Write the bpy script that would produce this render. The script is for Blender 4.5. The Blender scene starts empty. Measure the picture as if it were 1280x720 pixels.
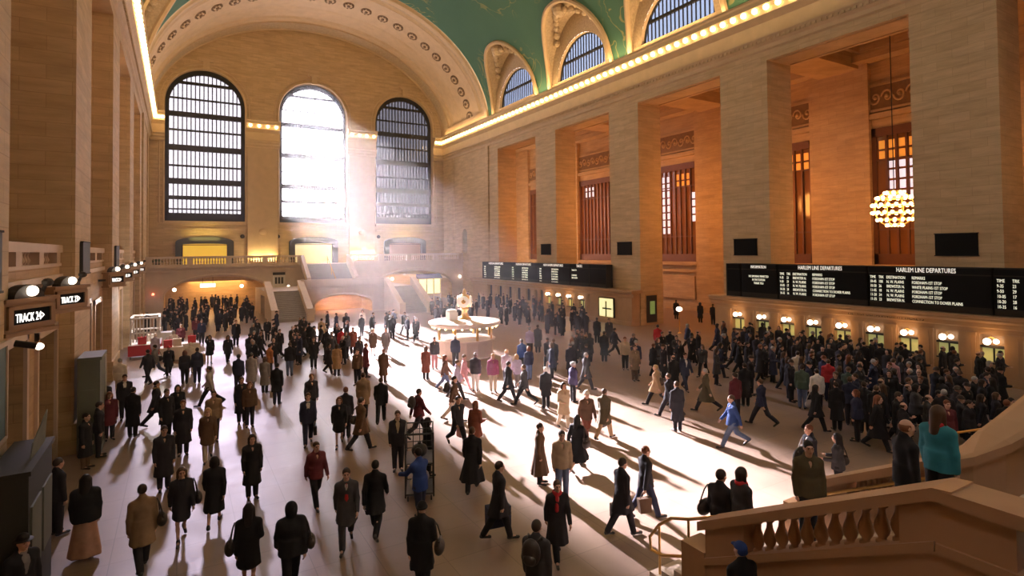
import bpy, math, random
import numpy as np
from mathutils import Matrix, Vector

SC = bpy.context.scene
COL = SC.collection
random.seed(7)
RNG = np.random.default_rng(11)

# ------------------------------------------------------------------ camera model
F_PX, YAW, PITCH, ROLL, SHIFT_PX, CAM_H = 703.23, .5363, .023, -.0109, -63.5, 6.5
def _basis():
    c, s = math.cos(YAW), math.sin(YAW)
    fwd = Vector((s, c, 0)); rt = Vector((c, -s, 0)); up = Vector((0, 0, 1))
    cp, sp = math.cos(PITCH), math.sin(PITCH)
    fw = fwd*cp + up*sp; u = -fwd*sp + up*cp
    cr, sr = math.cos(ROLL), math.sin(ROLL)
    return rt*cr + u*sr, -rt*sr + u*cr, fw
CR, CU, CF = _basis()
def at(x, y, axis, v):
    """the point where the sight line of photo pixel (x, y) meets the plane axis = v"""
    d = CF + CR*((x-640)/F_PX) - CU*((y-360-SHIFT_PX)/F_PX)
    o = Vector((0, 0, CAM_H)); t = (v-o[axis])/d[axis]
    return o + d*t

cam_d = bpy.data.cameras.new('camera'); cam = bpy.data.objects.new('camera', cam_d); COL.objects.link(cam)
cam_d.sensor_width = 36; cam_d.lens = F_PX/1280*36; cam_d.shift_y = SHIFT_PX/1280
cam_d.clip_start = .1; cam_d.clip_end = 400
m = Matrix((CR, CU, -CF)).transposed().to_4x4(); m.translation = Vector((0, 0, CAM_H))
cam.matrix_world = m
SC.camera = cam

# ------------------------------------------------------------------ dimensions (metres)
XL, XR, YE, YW = -2.9, 33.7, 76.4, -13.0      # left wall, right wall, end wall, wall behind the camera
XC = 15.4
BAY, OPEN, Y0 = 12.2192, 8.4656, 59.91        # bay spacing, opening width, far edge of the first opening
ZOPEN = 18.97
PIER = 2.6                                    # depth of the piers
XB = 46.0                                     # back wall of the side gallery

# ------------------------------------------------------------------ materials
def new_mat(name):
    mt = bpy.data.materials.new(name); mt.use_nodes = True
    nt = mt.node_tree; b = nt.nodes['Principled BSDF']
    return mt, nt, b
def nd(nt, t, **kw):
    n = nt.nodes.new(t)
    for k, v in kw.items():
        if k in n.inputs: n.inputs[k].default_value = v
        else: setattr(n, k, v)
    return n
def mixc(nt, fac, a, b, blend='MIX'):
    n = nt.nodes.new('ShaderNodeMix'); n.data_type = 'RGBA'; n.blend_type = blend
    for sock, v in ((n.inputs[0], fac), (n.inputs[6], a), (n.inputs[7], b)):
        if isinstance(v, bpy.types.NodeSocket): nt.links.new(v, sock)
        elif isinstance(v, (tuple, list)): sock.default_value = (*v[:3], 1)
        else: sock.default_value = v
    return n.outputs[2]
def plain(name, col, rough=.6, metal=0, noise=.0, scale=4, bump=0, spec=.5):
    mt, nt, b = new_mat(name)
    b.inputs['Roughness'].default_value = rough; b.inputs['Metallic'].default_value = metal
    b.inputs['Specular IOR Level'].default_value = spec
    b.inputs['Base Color'].default_value = (*col, 1)
    if noise or bump:
        tc = nd(nt, 'ShaderNodeTexCoord'); nz = nd(nt, 'ShaderNodeTexNoise', Scale=scale, Detail=4.0)
        nt.links.new(tc.outputs['Object'], nz.inputs['Vector'])
        if noise:
            lo = tuple(c*(1-noise) for c in col); hi = tuple(min(1, c*(1+noise)) for c in col)
            nt.links.new(mixc(nt, nz.outputs['Fac'], lo, hi), b.inputs['Base Color'])
        if bump:
            bp = nd(nt, 'ShaderNodeBump', Strength=bump, Distance=.02)
            nt.links.new(nz.outputs['Fac'], bp.inputs['Height']); nt.links.new(bp.outputs['Normal'], b.inputs['Normal'])
    return mt
def emit(name, col, strength):
    mt, nt, b = new_mat(name)
    b.inputs['Base Color'].default_value = (*col, 1)
    b.inputs['Emission Color'].default_value = (*col, 1); b.inputs['Emission Strength'].default_value = strength
    return mt
def stone_blocks(name, c1, c2, joint, bw=1.35, bh=.47, rough=.7, var=.5):
    mt, nt, b = new_mat(name)
    tc = nd(nt, 'ShaderNodeTexCoord'); sp = nd(nt, 'ShaderNodeSeparateXYZ'); nt.links.new(tc.outputs['Object'], sp.inputs[0])
    ad = nd(nt, 'ShaderNodeMath', operation='ADD'); nt.links.new(sp.outputs[0], ad.inputs[0]); nt.links.new(sp.outputs[1], ad.inputs[1])
    cb = nd(nt, 'ShaderNodeCombineXYZ'); nt.links.new(ad.outputs[0], cb.inputs[0]); nt.links.new(sp.outputs[2], cb.inputs[1])
    br = nd(nt, 'ShaderNodeTexBrick'); br.inputs['Scale'].default_value = 1
    br.inputs['Brick Width'].default_value = bw; br.inputs['Row Height'].default_value = bh
    br.inputs['Mortar Size'].default_value = .012; br.inputs['Mortar Smooth'].default_value = .3; br.inputs['Bias'].default_value = 0
    br.inputs['Color1'].default_value = (*c1, 1); br.inputs['Color2'].default_value = (*c2, 1); br.inputs['Mortar'].default_value = (*joint, 1)
    nt.links.new(cb.outputs[0], br.inputs['Vector'])
    mp = nd(nt, 'ShaderNodeMapping'); mp.inputs['Scale'].default_value = (.4, .4, 2.6); nt.links.new(tc.outputs['Object'], mp.inputs['Vector'])
    nz = nd(nt, 'ShaderNodeTexNoise', Scale=1.4, Detail=6.0, Roughness=.65); nt.links.new(mp.outputs[0], nz.inputs['Vector'])
    rp = nd(nt, 'ShaderNodeMapRange'); rp.inputs[1].default_value = .3; rp.inputs[2].default_value = .7
    rp.inputs[3].default_value = 1-var*.5; rp.inputs[4].default_value = 1+var*.15; nt.links.new(nz.outputs['Fac'], rp.inputs[0])
    out = mixc(nt, 1.0, br.outputs['Color'], (1, 1, 1), 'MULTIPLY')
    mul = out.node; nt.links.new(rp.outputs[0], mul.inputs[7])
    nt.links.new(out, b.inputs['Base Color']); b.inputs['Roughness'].default_value = rough
    bp = nd(nt, 'ShaderNodeBump', Strength=.35, Distance=.02); nt.links.new(br.outputs['Fac'], bp.inputs['Height']); bp.invert = True
    nt.links.new(bp.outputs['Normal'], b.inputs['Normal'])
    return mt

M = {}
M['stone'] = stone_blocks('limestone_blocks', (.62, .46, .275), (.55, .40, .23), (.46, .33, .19))
M['stone_warm'] = stone_blocks('botticino_blocks', (.58, .385, .205), (.52, .34, .175), (.43, .28, .14))
M['stone_plain'] = plain('carved_limestone', (.56, .42, .26), .65, noise=.18, scale=1.3)
M['stone_trim'] = plain('marble_trim', (.62, .47, .35), .45, noise=.15, scale=2.0)
M['stair_stone'] = plain('stair_marble', (.66, .55, .46), .45, noise=.14, scale=1.6)
M['stair_warm'] = plain('balustrade_marble', (.46, .27, .15), .4, noise=.16, scale=1.4)
M['ornament'] = plain('carved_ornament', (.46, .36, .24), .7, noise=.4, scale=5, bump=.8)
M['bronze_dark'] = plain('dark_bronze', (.03, .028, .027), .45, .3, noise=.3, scale=6)
M['iron'] = plain('window_iron', (.012, .012, .014), .55, .2)
M['bronze_red'] = plain('red_bronze', (.16, .06, .03), .5, .3, noise=.2)
M['gold'] = plain('gilt_plaster', (.62, .44, .16), .45, .2, noise=.15)
M['brass'] = plain('brass', (.72, .46, .17), .3, .9)
M['steel'] = plain('steel_wire', (.22, .23, .25), .35, .8)
M['black'] = plain('black_enamel', (.012, .013, .015), .5)
M['board_black'] = plain('board_face', (.006, .007, .009), .9, spec=.1)
M['board_frame'] = plain('board_frame', (.028, .024, .02), .8, spec=.2)
M['teal'] = plain('green_grey_paint', (.10, .11, .085), .6, noise=.1)
M['white'] = plain('white_paint', (.8, .78, .76), .5)
M['red'] = plain('red_cloth', (.55, .04, .05), .8)
M['paper'] = plain('paper', (.75, .72, .66), .8)
M['bulb'] = emit('warm_bulb', (1, .70, .30), 12)
M['lamp_white'] = emit('frosted_lamp', (1, .82, .64), 5)
M['chand_bulb'] = emit('chandelier_bulb', (1, .58, .25), 12)
M['sign_light'] = emit('lit_lettering', (1, .95, .88), 2.4)
M['board_text'] = emit('board_lettering', (.95, .93, .72), 1.1)
M['board_head'] = emit('board_heading', (1, .93, .82), 1.0)
M['room_yellow'] = emit('lit_yellow_room', (.85, .52, .06), .75)
M['booth_yellow'] = emit('lit_ticket_booth', (.62, .60, .22), .42)
M['booth_bright'] = emit('lit_display_case', (.95, .88, .45), 1.0)
M['red_lamp'] = emit('red_signal_lamp', (1, .15, .08), 8)

# ------------------------------------------------------------------ mesh builder
class MB:
    def __init__(s): s.v = []; s.f = []; s.m = []
    def quad(s, a, b, c, d, m=0):
        i = len(s.v); s.v += [tuple(a), tuple(b), tuple(c), tuple(d)]; s.f.append((i, i+1, i+2, i+3)); s.m.append(m)
    def box(s, x0, y0, z0, x1, y1, z1, m=0):
        i = len(s.v)
        s.v += [(x0,y0,z0),(x1,y0,z0),(x1,y1,z0),(x0,y1,z0),(x0,y0,z1),(x1,y0,z1),(x1,y1,z1),(x0,y1,z1)]
        for f in ((0,3,2,1),(4,5,6,7),(0,1,5,4),(1,2,6,5),(2,3,7,6),(3,0,4,7)):
            s.f.append(tuple(i+k for k in f)); s.m.append(m)
    def prism(s, pts, off, m=0):
        """closed polygon pts (3d) extruded by vector off"""
        i = len(s.v); n = len(pts); o = Vector(off)
        s.v += [tuple(p) for p in pts] + [tuple(Vector(p)+o) for p in pts]
        s.f.append(tuple(range(i+n-1, i-1, -1))); s.m.append(m)
        s.f.append(tuple(range(i+n, i+2*n))); s.m.append(m)
        for k in range(n):
            l = (k+1) % n; s.f.append((i+k, i+l, i+n+l, i+n+k)); s.m.append(m)
    def grid(s, rows, m=0, closed=False):
        i = len(s.v); R = len(rows); C = len(rows[0])
        for r in rows: s.v += [tuple(p) for p in r]
        for r in range(R-1):
            for c in range(C if closed else C-1):
                d = (c+1) % C
                s.f.append((i+r*C+c, i+r*C+d, i+(r+1)*C+d, i+(r+1)*C+c)); s.m.append(m)
    def lathe(s, prof, c=(0,0,0), n=14, m=0, ax=2, cap=True):
        """prof: (radius, height) pairs, turned about axis ax"""
        rows = []
        for r, h in prof:
            row = []
            for k in range(n):
                a = 2*math.pi*k/n; p = [0,0,0]
                p[ax] = h; p[(ax+1)%3] = r*math.cos(a); p[(ax+2)%3] = r*math.sin(a)
                row.append((p[0]+c[0], p[1]+c[1], p[2]+c[2]))
            rows.append(row)
        i = len(s.v); s.grid(rows, m, True)
        if cap:
            s.f.append(tuple(i+k for k in range(n-1,-1,-1))); s.m.append(m)
            j = i+(len(prof)-1)*n; s.f.append(tuple(j+k for k in range(n))); s.m.append(m)
    def tube(s, pts, r, n=8, m=0, cap=True):
        pts = [Vector(p) for p in pts]; rows = []
        for k, p in enumerate(pts):
            t = (pts[min(k+1, len(pts)-1)] - pts[max(k-1, 0)]).normalized()
            u = t.orthogonal().normalized() if k == 0 else (u - t*u.dot(t)).normalized()
            w = t.cross(u); rr = r[k] if isinstance(r, (list, tuple)) else r
            rows.append([p + (u*math.cos(2*math.pi*q/n) + w*math.sin(2*math.pi*q/n))*rr for q in range(n)])
        i = len(s.v); s.grid(rows, m, True)
        if cap:
            s.f.append(tuple(i+k for k in range(n-1,-1,-1))); s.m.append(m)
            j = i+(len(pts)-1)*n; s.f.append(tuple(j+k for k in range(n))); s.m.append(m)
    def sphere(s, c, r, n=12, k=8, m=0, sc=(1,1,1)):
        rows = []
        for a in range(k+1):
            t = math.pi*a/k; rr = max(math.sin(t), 1e-4)
            rows.append([(c[0]+sc[0]*r*rr*math.cos(2*math.pi*b/n), c[1]+sc[1]*r*rr*math.sin(2*math.pi*b/n), c[2]-sc[2]*r*math.cos(t)) for b in range(n)])
        s.grid(rows, m, True)
    def mesh(s, name, mats, smooth=False):
        me = bpy.data.meshes.new(name); me.from_pydata(s.v, [], s.f)
        for mt in (mats if isinstance(mats, (list, tuple)) else [mats]): me.materials.append(M[mt] if isinstance(mt, str) else mt)
        me.polygons.foreach_set('material_index', s.m)
        if smooth: me.polygons.foreach_set('use_smooth', [True]*len(s.f))
        me.update(); return me
    def build(s, name, mats, parent=None, smooth=False, loc=None, rz=0):
        o = bpy.data.objects.new(name, s.mesh(name, mats, smooth)); COL.objects.link(o)
        if parent: o.parent = parent
        if loc is not None: o.location = loc
        if rz: o.rotation_euler[2] = rz
        return o
def tag(o, label=None, cat=None, group=None, kind=None):
    if label: o['label'] = label
    if cat: o['category'] = cat
    if group: o['group'] = group
    if kind: o['kind'] = kind
    return o
def struct(o, label=None): return tag(o, label, None, None, 'structure')
def empty(name, loc=(0,0,0), rz=0, parent=None):
    o = bpy.data.objects.new(name, None); COL.objects.link(o); o.location = loc; o.rotation_euler[2] = rz; o.empty_display_size = .2
    if parent: o.parent = parent
    return o
def inst(me, name, parent=None, loc=(0,0,0), rz=0, scale=None):
    o = bpy.data.objects.new(name, me); COL.objects.link(o); o.location = loc
    if rz: o.rotation_euler[2] = rz
    if scale: o.scale = scale
    if parent: o.parent = parent
    return o
def copy_tree(o, parent=None):
    c = o.copy(); COL.objects.link(c)
    if parent: c.parent = parent
    for ch in o.children: copy_tree(ch, c)
    return c
def text(body, name, size, mat, parent, mtx, align='LEFT', spacing=1.0, line=1.0, sx=1.0):
    cu = bpy.data.curves.new(name, 'FONT'); cu.body = body; cu.size = size; cu.align_x = align; cu.space_character = spacing
    cu.space_line = line; cu.extrude = .004; cu.resolution_u = 2
    t = bpy.data.objects.new(name, cu); me = bpy.data.meshes.new_from_object(t); bpy.data.objects.remove(t); bpy.data.curves.remove(cu)
    me.name = name; me.materials.clear(); me.materials.append(M[mat]); me.polygons.foreach_set('material_index', [0]*len(me.polygons))
    o = bpy.data.objects.new(name, me); COL.objects.link(o); o.parent = parent
    o.matrix_local = mtx @ Matrix.Diagonal((sx, 1, 1, 1)); return o
def arch_pts(cx, hw, zs, rise, n=24, inv=False):
    """(x, z) points of an arch from the left springing to the right"""
    return [(cx - hw*math.cos(math.pi*k/n), zs + rise*math.sin(math.pi*k/n)) for k in range(n+1)]
def wall_arches(mb, to3, x0, x1, z0, z1, ops, depth_vec, m=0, mr=0, n=24):
    """wall strip with arched openings; to3(x, z) -> point; ops: (cx, hw, zbottom, zspring, rise)"""
    d = Vector(depth_vec); x = x0
    for cx, hw, zb, zs, rise in sorted(ops):
        mb.quad(to3(x, z0), to3(cx-hw, z0), to3(cx-hw, z1), to3(x, z1), m)
        if zb > z0: mb.quad(to3(cx-hw, z0), to3(cx+hw, z0), to3(cx+hw, zb), to3(cx-hw, zb), m)
        A = arch_pts(cx, hw, zs, rise, n)
        for (xa, za), (xb, zb2) in zip(A, A[1:]):
            mb.quad(to3(xa, za), to3(xb, zb2), to3(xb, z1), to3(xa, z1), m)
        ring = [(cx-hw, zb)] + A + [(cx+hw, zb)]
        if zb > z0: ring.append((cx-hw, zb))
        for a, b in zip(ring, ring[1:]):
            p, q = Vector(to3(*a)), Vector(to3(*b)); mb.quad(p, p+d, q+d, q, mr)
        x = cx+hw
    mb.quad(to3(x, z0), to3(x1, z0), to3(x1, z1), to3(x, z1), m)
# ================================================================== SETTING
def marble_floor():
    mt, nt, b = new_mat('tennessee_marble_floor')
    tc = nd(nt, 'ShaderNodeTexCoord')
    br = nd(nt, 'ShaderNodeTexBrick'); br.offset = 0; br.inputs['Scale'].default_value = 1
    br.inputs['Brick Width'].default_value = 1.22; br.inputs['Row Height'].default_value = 1.22
    br.inputs['Mortar Size'].default_value = .009; br.inputs['Bias'].default_value = 0
    br.inputs['Color1'].default_value = (.28, .20, .155, 1); br.inputs['Color2'].default_value = (.255, .18, .14, 1); br.inputs['Mortar'].default_value = (.18, .13, .10, 1)
    nt.links.new(tc.outputs['Object'], br.inputs['Vector'])
    nz = nd(nt, 'ShaderNodeTexNoise', Scale=.9, Detail=7.0, Roughness=.6); nt.links.new(tc.outputs['Object'], nz.inputs['Vector'])
    o = mixc(nt, 1.0, br.outputs['Color'], (1, 1, 1), 'MULTIPLY')
    rp = nd(nt, 'ShaderNodeMapRange'); rp.inputs[1].default_value = .3; rp.inputs[2].default_value = .7; rp.inputs[3].default_value = .82; rp.inputs[4].default_value = 1.1
    nt.links.new(nz.outputs['Fac'], rp.inputs[0]); nt.links.new(rp.outputs[0], o.node.inputs[7]); nt.links.new(o, b.inputs['Base Color'])
    r2 = nd(nt, 'ShaderNodeMapRange'); r2.inputs[3].default_value = .32; r2.inputs[4].default_value = .5
    nt.links.new(nz.outputs['Fac'], r2.inputs[0]); nt.links.new(r2.outputs[0], b.inputs['Roughness'])
    return mt
M['floor'] = marble_floor()
mb = MB(); mb.box(XL-4, YW, -.4, XB+.5, 90, 0); struct(mb.build('floor', 'floor'))

def opening(k): return Y0-k*BAY-OPEN, Y0-k*BAY      # near, far

# ---------------------------------------------------------------- right wall
def side_wall(X, s):
    mb = MB(); x0, x1 = sorted((X, X+s*PIER))
    # far stretch of wall with a small arched doorway in it
    yn = Y0
    if s > 0:
        to3 = lambda y, z: (X, y, z)
        wall_arches(mb, to3, yn, YE+.6, 0, ZOPEN, [(69.3, .72, 6.2, 8.75, .72)], (s*.9, 0, 0), 0, 0, 12)
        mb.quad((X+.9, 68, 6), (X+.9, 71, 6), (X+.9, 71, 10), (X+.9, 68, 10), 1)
    else:
        mb.quad((X, yn, 0), (X, YE+.6, 0), (X, YE+.6, ZOPEN), (X, yn, ZOPEN))
    mb.quad((X, yn, 0), (X+s*PIER, yn, 0), (X+s*PIER, yn, ZOPEN), (X, yn, ZOPEN))
    for k in range(6):
        n, f = opening(k); y0 = max(opening(k+1)[1], YW)
        mb.box(x0, y0, 0, x1, n, ZOPEN)
    mb.box(x0, YW, ZOPEN, x1, YE+.6, 23.4)
    # shallow pilaster strip near the corner, and plinths
    a, b = sorted((X-s*.16, X+.0*s)); mb.box(a, 62.2, 0, b, 62.95, 19.7)
    a, b = sorted((X-s*.10, X)); mb.box(a, 72.6, 0, b, 74.3, 19.7)
    for k in range(5):
        n, f = opening(k); y0 = opening(k+1)[1]
        a, b = sorted((X-s*.07, X+s*.5)); mb.box(a, y0-.06, 0, b, n+.06, 1.0)
    return mb
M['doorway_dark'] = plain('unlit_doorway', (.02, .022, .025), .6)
struct(side_wall(XR, 1).build('wall_right', ['stone', 'doorway_dark']))
struct(side_wall(XL, -1).build('wall_left', ['stone', 'doorway_dark']))

# ---------------------------------------------------------------- gallery behind the right wall
mb = MB()
wins = [(15.4+BAY*k, 22.9+BAY*k) for k in range(-1, 5)]
edges = [YW] + [e for w in wins for e in w] + [YE+2]
for i in range(0, len(edges), 2):
    mb.box(XB-.45, edges[i], 0, XB+.3, edges[i+1], 21.7)               # flat pilasters
for n, f in wins:
    mb.box(XB, n, 0, XB+.3, f, 5.1); mb.box(XB, n, 15.5, XB+.3, f, 21.7)
    mb.box(XB-.5, n-.1, 4.75, XB, f+.1, 5.1); mb.box(XB-.3, n, 4.0, XB, f, 4.3); mb.box(XB-.2, n+.5, 1.2, XB, f-.5, 3.6)
    mb.box(XB-.35, n-.2, 16.2, XB, f+.2, 16.6)                          # moulding over the window
    # chamfered upper corners of the opening
    for q, d in ((n, 1), (f, -1)):
        mb.prism([(XB-.05, q, 15.5), (XB-.05, q+d*.8, 15.5), (XB-.05, q, 14.8)], (.3, 0, 0))
mb.box(XR+PIER, YW, 21.7, XB+.5, YE, 22.1)
for k in range(6):                                                       # ceiling beams and coffers
    n, f = opening(k); c = (n+f)/2
    mb.box(XR+PIER, opening(k+1)[1]+.3, 20.3, XB, n-.3, 21.75)
    for a, b, c0, d0 in ((XR+PIER, n-.3, XR+PIER+1.3, f+.3), (XB-1.4, n-.3, XB-.1, f+.3)): mb.box(a, b, 20.6, c0, d0, 21.75)
    for q in (.0, .45):
        z = 21.15+q*.8
        x0, x1, y0, y1 = XR+PIER+1.3+q*2, XB-1.4-q*2, n+.2+q*2, f-.2-q*2
        for bx in ((x0, y0, x1, y0+.25), (x0, y1-.25, x1, y1), (x0, y0, x0+.25, y1), (x1-.25, y0, x1, y1)): mb.box(bx[0], bx[1], z, bx[2], bx[3], 21.75)
mb.quad((XR+PIER, YE, 0), (XB, YE, 0), (XB, YE, 22), (XR+PIER, YE, 22))
mb.quad((XR+PIER, YW, 0), (XB, YW, 0), (XB, YW, 22), (XR+PIER, YW, 22))
# soffit panel mouldings of the openings
for k in range(6):
    n, f = opening(k)
    for y0, y1, x0, x1 in ((n+.25, f-.25, XR+.3, XR+.42), (n+.25, f-.25, XR+PIER-.42, XR+PIER-.3)): mb.box(x0, y0, ZOPEN-.07, x1, y1, ZOPEN+.01)
struct(mb.build('wall_gallery', 'stone_warm'))
M['frieze_ground'] = plain('frieze_ground', (.20, .11, .05), .8, noise=.3, scale=4)  # recess shade put into the ground's darker colour
# carved frieze panels over the gallery windows
for i, (n, f) in enumerate(wins):
    mb = MB(); x = XB-.06
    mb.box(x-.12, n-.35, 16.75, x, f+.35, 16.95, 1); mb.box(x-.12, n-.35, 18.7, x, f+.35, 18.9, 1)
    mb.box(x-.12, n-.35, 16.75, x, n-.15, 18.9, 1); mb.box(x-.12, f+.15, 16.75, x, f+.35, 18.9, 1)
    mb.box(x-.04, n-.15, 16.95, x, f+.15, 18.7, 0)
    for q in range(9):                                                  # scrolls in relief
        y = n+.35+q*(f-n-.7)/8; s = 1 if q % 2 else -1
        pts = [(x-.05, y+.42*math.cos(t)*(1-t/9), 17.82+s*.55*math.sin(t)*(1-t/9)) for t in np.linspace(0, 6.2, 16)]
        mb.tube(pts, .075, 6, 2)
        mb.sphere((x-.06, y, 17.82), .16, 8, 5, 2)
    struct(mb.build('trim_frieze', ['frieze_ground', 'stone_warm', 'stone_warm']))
# gallery windows
def gallery_glass():
    mt, nt, b = new_mat('amber_curtained_glass')
    b.inputs['Base Color'].default_value = (.20, .075, .028, 1); b.inputs['Roughness'].default_value = .12; b.inputs['Specular IOR Level'].default_value = .6
    tc = nd(nt, 'ShaderNodeTexCoord'); nz = nd(nt, 'ShaderNodeTexNoise', Scale=.5, Detail=2.0); nt.links.new(tc.outputs['Object'], nz.inputs['Vector'])
    nt.links.new(mixc(nt, nz.outputs['Fac'], (.14, .05, .02), (.28, .11, .04)), b.inputs['Base Color'])
    return mt
M['gallery_glass'] = gallery_glass()
M['pale_gleam'] = emit('pale_gleam_pane', (.80, .82, 1.0), .9)  # gleams in the gallery glass, put in as glowing patches
M['amber_gleam'] = emit('amber_gleam_pane', (1, .42, .06), .45)
for i, (n, f) in enumerate(wins):
    w = struct(empty('window_%d' % (10+i), (XB, (n+f)/2, 5.1)))
    mb = MB(); hw = (f-n)/2
    mb.box(-.1, -hw, 0, .18, -hw+.3, 10.4); mb.box(-.1, hw-.3, 0, .18, hw, 10.4); mb.box(-.1, -hw, 0, .18, hw, .8); mb.box(-.1, -hw, 9.75, .18, hw, 10.4)
    mb.build('window_frame', 'bronze_red', w)
    mb = MB(); nb = 10
    for q in range(1, nb): y = -hw+.3+(2*hw-.6)*q/nb; mb.box(-.08, y-.07, .8, .1, y+.07, 9.75)
    for z in (2.6, 7.9): mb.box(-.05, -hw+.3, z, .08, hw-.3, z+.12)
    mb.build('muntin', 'bronze_red', w)
    mb = MB(); mb.box(.1, -hw+.3, .8, .14, hw-.3, 9.75); mb.build('pane', 'gallery_glass', w)
    lit = {2: [(5, 8, 3.0, 9.2, 'pale_gleam'), (1, 4, 7.9, 9.3, 'amber_gleam'), (0, 1, 4.2, 7.6, 'pale_gleam')], 1: [(0, 3, 8.0, 9.6, 'amber_gleam')], 0: [(6, 9, 4.9, 7.8, 'pale_gleam'), (6, 10, 8.0, 9.7, 'amber_gleam')], 3: [(6, 9, 8.2, 9.4, 'pale_gleam')], 4: [(0, 3, 7.0, 8.8, 'pale_gleam'), (1, 3, 1.6, 2.6, 'amber_gleam')]}.get(i-1, [])
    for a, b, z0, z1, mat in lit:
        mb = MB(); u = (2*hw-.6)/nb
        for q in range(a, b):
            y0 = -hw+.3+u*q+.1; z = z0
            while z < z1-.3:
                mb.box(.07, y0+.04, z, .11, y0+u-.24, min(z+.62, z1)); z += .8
        mb.build('gleam_patch', mat, w)

# ---------------------------------------------------------------- end wall with three tall arched windows
WC, WS, WH, WB, WSP, WR = 15.35, 12.43, 4.24, 10.36, 24.36, 4.24
mb = MB()
ops = [(WC+(i-1)*WS, WH, WB, WSP, WR) for i in range(3)]
wall_arches(mb, lambda x, z: (x, YE, z), XL-.1, XR+.1, 0, 37.5, ops, (0, 1.1, 0), 0, 1, 28)
struct(mb.build('wall_end', ['stone', 'stone_plain']))
mb = MB()
for cx, hw, zb, zs, ri in ops:                                          # raised surround, sill mouldings, keystones
    for rr, tk in ((hw+.12, .12), (hw+.55, .09)):
        pts = [(cx-rr, YE-.05, zb-.2), ] + [(x, YE-.05, z) for x, z in arch_pts(cx, rr, zs, rr, 28)] + [(cx+rr, YE-.05, zb-.2)]
        mb.tube(pts, tk, 6)
    mb.box(cx-hw-.1, YE-.35, zb-.35, cx+hw+.1, YE+.1, zb-.02); mb.box(cx-hw, YE-.16, zb-1.05, cx+hw, YE+.05, zb-.85)
    mb.box(cx-.75, YE-.3, zs+ri+.9, cx+.75, YE+.05, zs+ri+1.2); mb.box(cx-.35, YE-.35, zs+ri-.1, cx+.35, YE+.05, zs+ri+.9)
for x in (WC-WS/2, WC+WS/2):                                             # pilasters between the windows
    mb.box(x-1.75, YE-.25, 5, x+1.75, YE+.05, 22.0)
struct(mb.build('trim_end', 'stone_plain'))

# window glass: dark tints on the side panes stand in for weaker light there
def glass(name, tint, veil=0.0, rough=.2):
    mt = bpy.data.materials.new(name); mt.use_nodes = True; nt = mt.node_tree; nt.nodes.clear()
    out = nd(nt, 'ShaderNodeOutputMaterial'); tr = nd(nt, 'ShaderNodeBsdfTransparent'); gl = nd(nt, 'ShaderNodeBsdfGlossy'); mx = nd(nt, 'ShaderNodeMixShader')
    tr.inputs[0].default_value = (*tint, 1); gl.inputs['Roughness'].default_value = rough; gl.inputs[0].default_value = (.6, .6, .6, 1)
    mx.inputs[0].default_value = .06; nt.links.new(tr.outputs[0], mx.inputs[1]); nt.links.new(gl.outputs[0], mx.inputs[2]); last = mx.outputs[0]
    if veil:
        tl = nd(nt, 'ShaderNodeBsdfTranslucent'); tl.inputs[0].default_value = (.85, .85, .9, 1); m2 = nd(nt, 'ShaderNodeMixShader'); m2.inputs[0].default_value = veil
        nt.links.new(last, m2.inputs[1]); nt.links.new(tl.outputs[0], m2.inputs[2]); last = m2.outputs[0]
    nt.links.new(last, out.inputs[0]); return mt
M['glass_left'] = glass('dimmed_glass_left', (.006, .0055, .007), .019)  # weaker light of the left window put into the tint
M['glass_mid'] = glass('clear_glass', (.96, .93, .95), .05)
M['glass_inner'] = glass('glare_veil_glass', (.97, .95, .97), .22)  # translucent veil imitates glare over the window bars
M['glass_right'] = glass('dimmed_glass_right', (.012, .012, .016), .0022)  # dim, bluer light of the right window put into the tint
M['glass_sky'] = glass('skylight_glass', (.075, .09, .12))
def clip_h(hw, zs, rise, z):                                             # half width of the arched opening at height z
    if z <= zs: return hw
    t = (z-zs)/rise; return hw*math.sqrt(max(0, 1-t*t)) if t < 1 else 0
def tall_window(i, cx, mat, iron='iron'):
    w = struct(empty('window_%d' % (i+1), (cx, YE+.75, WB)))
    H = WSP-WB
    mb = MB()                                                            # deep outer frame
    for d, r in ((0, .42),):
        inn = [(-WH+r, r+.55)] + arch_pts(0, WH-r, H, WR-r-.15, 28) + [(WH-r, r+.55)]
        out = [(-WH, 0)] + arch_pts(0, WH, H, WR, 28) + [(WH, 0)]
        for (a, b), (c, e) in zip(zip(inn, out), zip(inn[1:], out[1:])):
            mb.prism([(a[0], -.1, a[1]), (b[0], -.1, b[1]), (e[0], -.1, e[1]), (c[0], -.1, c[1])], (0, .3, 0))
        mb.box(-WH, -.1, 0, WH, .2, r+.55)
    mb.build('window_frame', iron, w)
    mb = MB(); nb = 17
    for q in range(1, nb):
        x = -WH+.42+(2*WH-.84)*q/nb; top = H + (WR-.4)*math.sqrt(max(0, 1-(x/(WH-.2))**2))
        mb.box(x-.055, -.05, .9, x+.055, .12, top)
    for z, t in ((26.9-WB, .16), (25.0-WB, .09), (23.1-WB, .30), (21.2-WB, .1), (19.1-WB, .34), (16.95-WB, .1), (15.1-WB, .34), (13.15-WB, .22), (11.8-WB, .08)):
        h = clip_h(WH-.3, H, WR-.4, z); mb.box(-h, -.12, z-t, h, .16, z+t)
    mb.build('muntin', iron, w)
    mb = MB()
    prof = [(-WH+.1, .2)] + arch_pts(0, WH-.1, H, WR-.1, 28) + [(WH-.1, .2)]
    mb.v = [(x, .2, z) for x, z in prof]; mb.f = [tuple(range(len(prof)))]; mb.m = [0]; mb.build('pane', mat, w)
    if i == 1:                                                           # inner pane on the middle window only, veiled to imitate glare
        mb = MB(); mb.v = [(x, -.62, z) for x, z in prof]; mb.f = [tuple(range(len(prof)))]; mb.m = [0]; mb.build('inner_pane', 'glass_inner', w)
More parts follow.
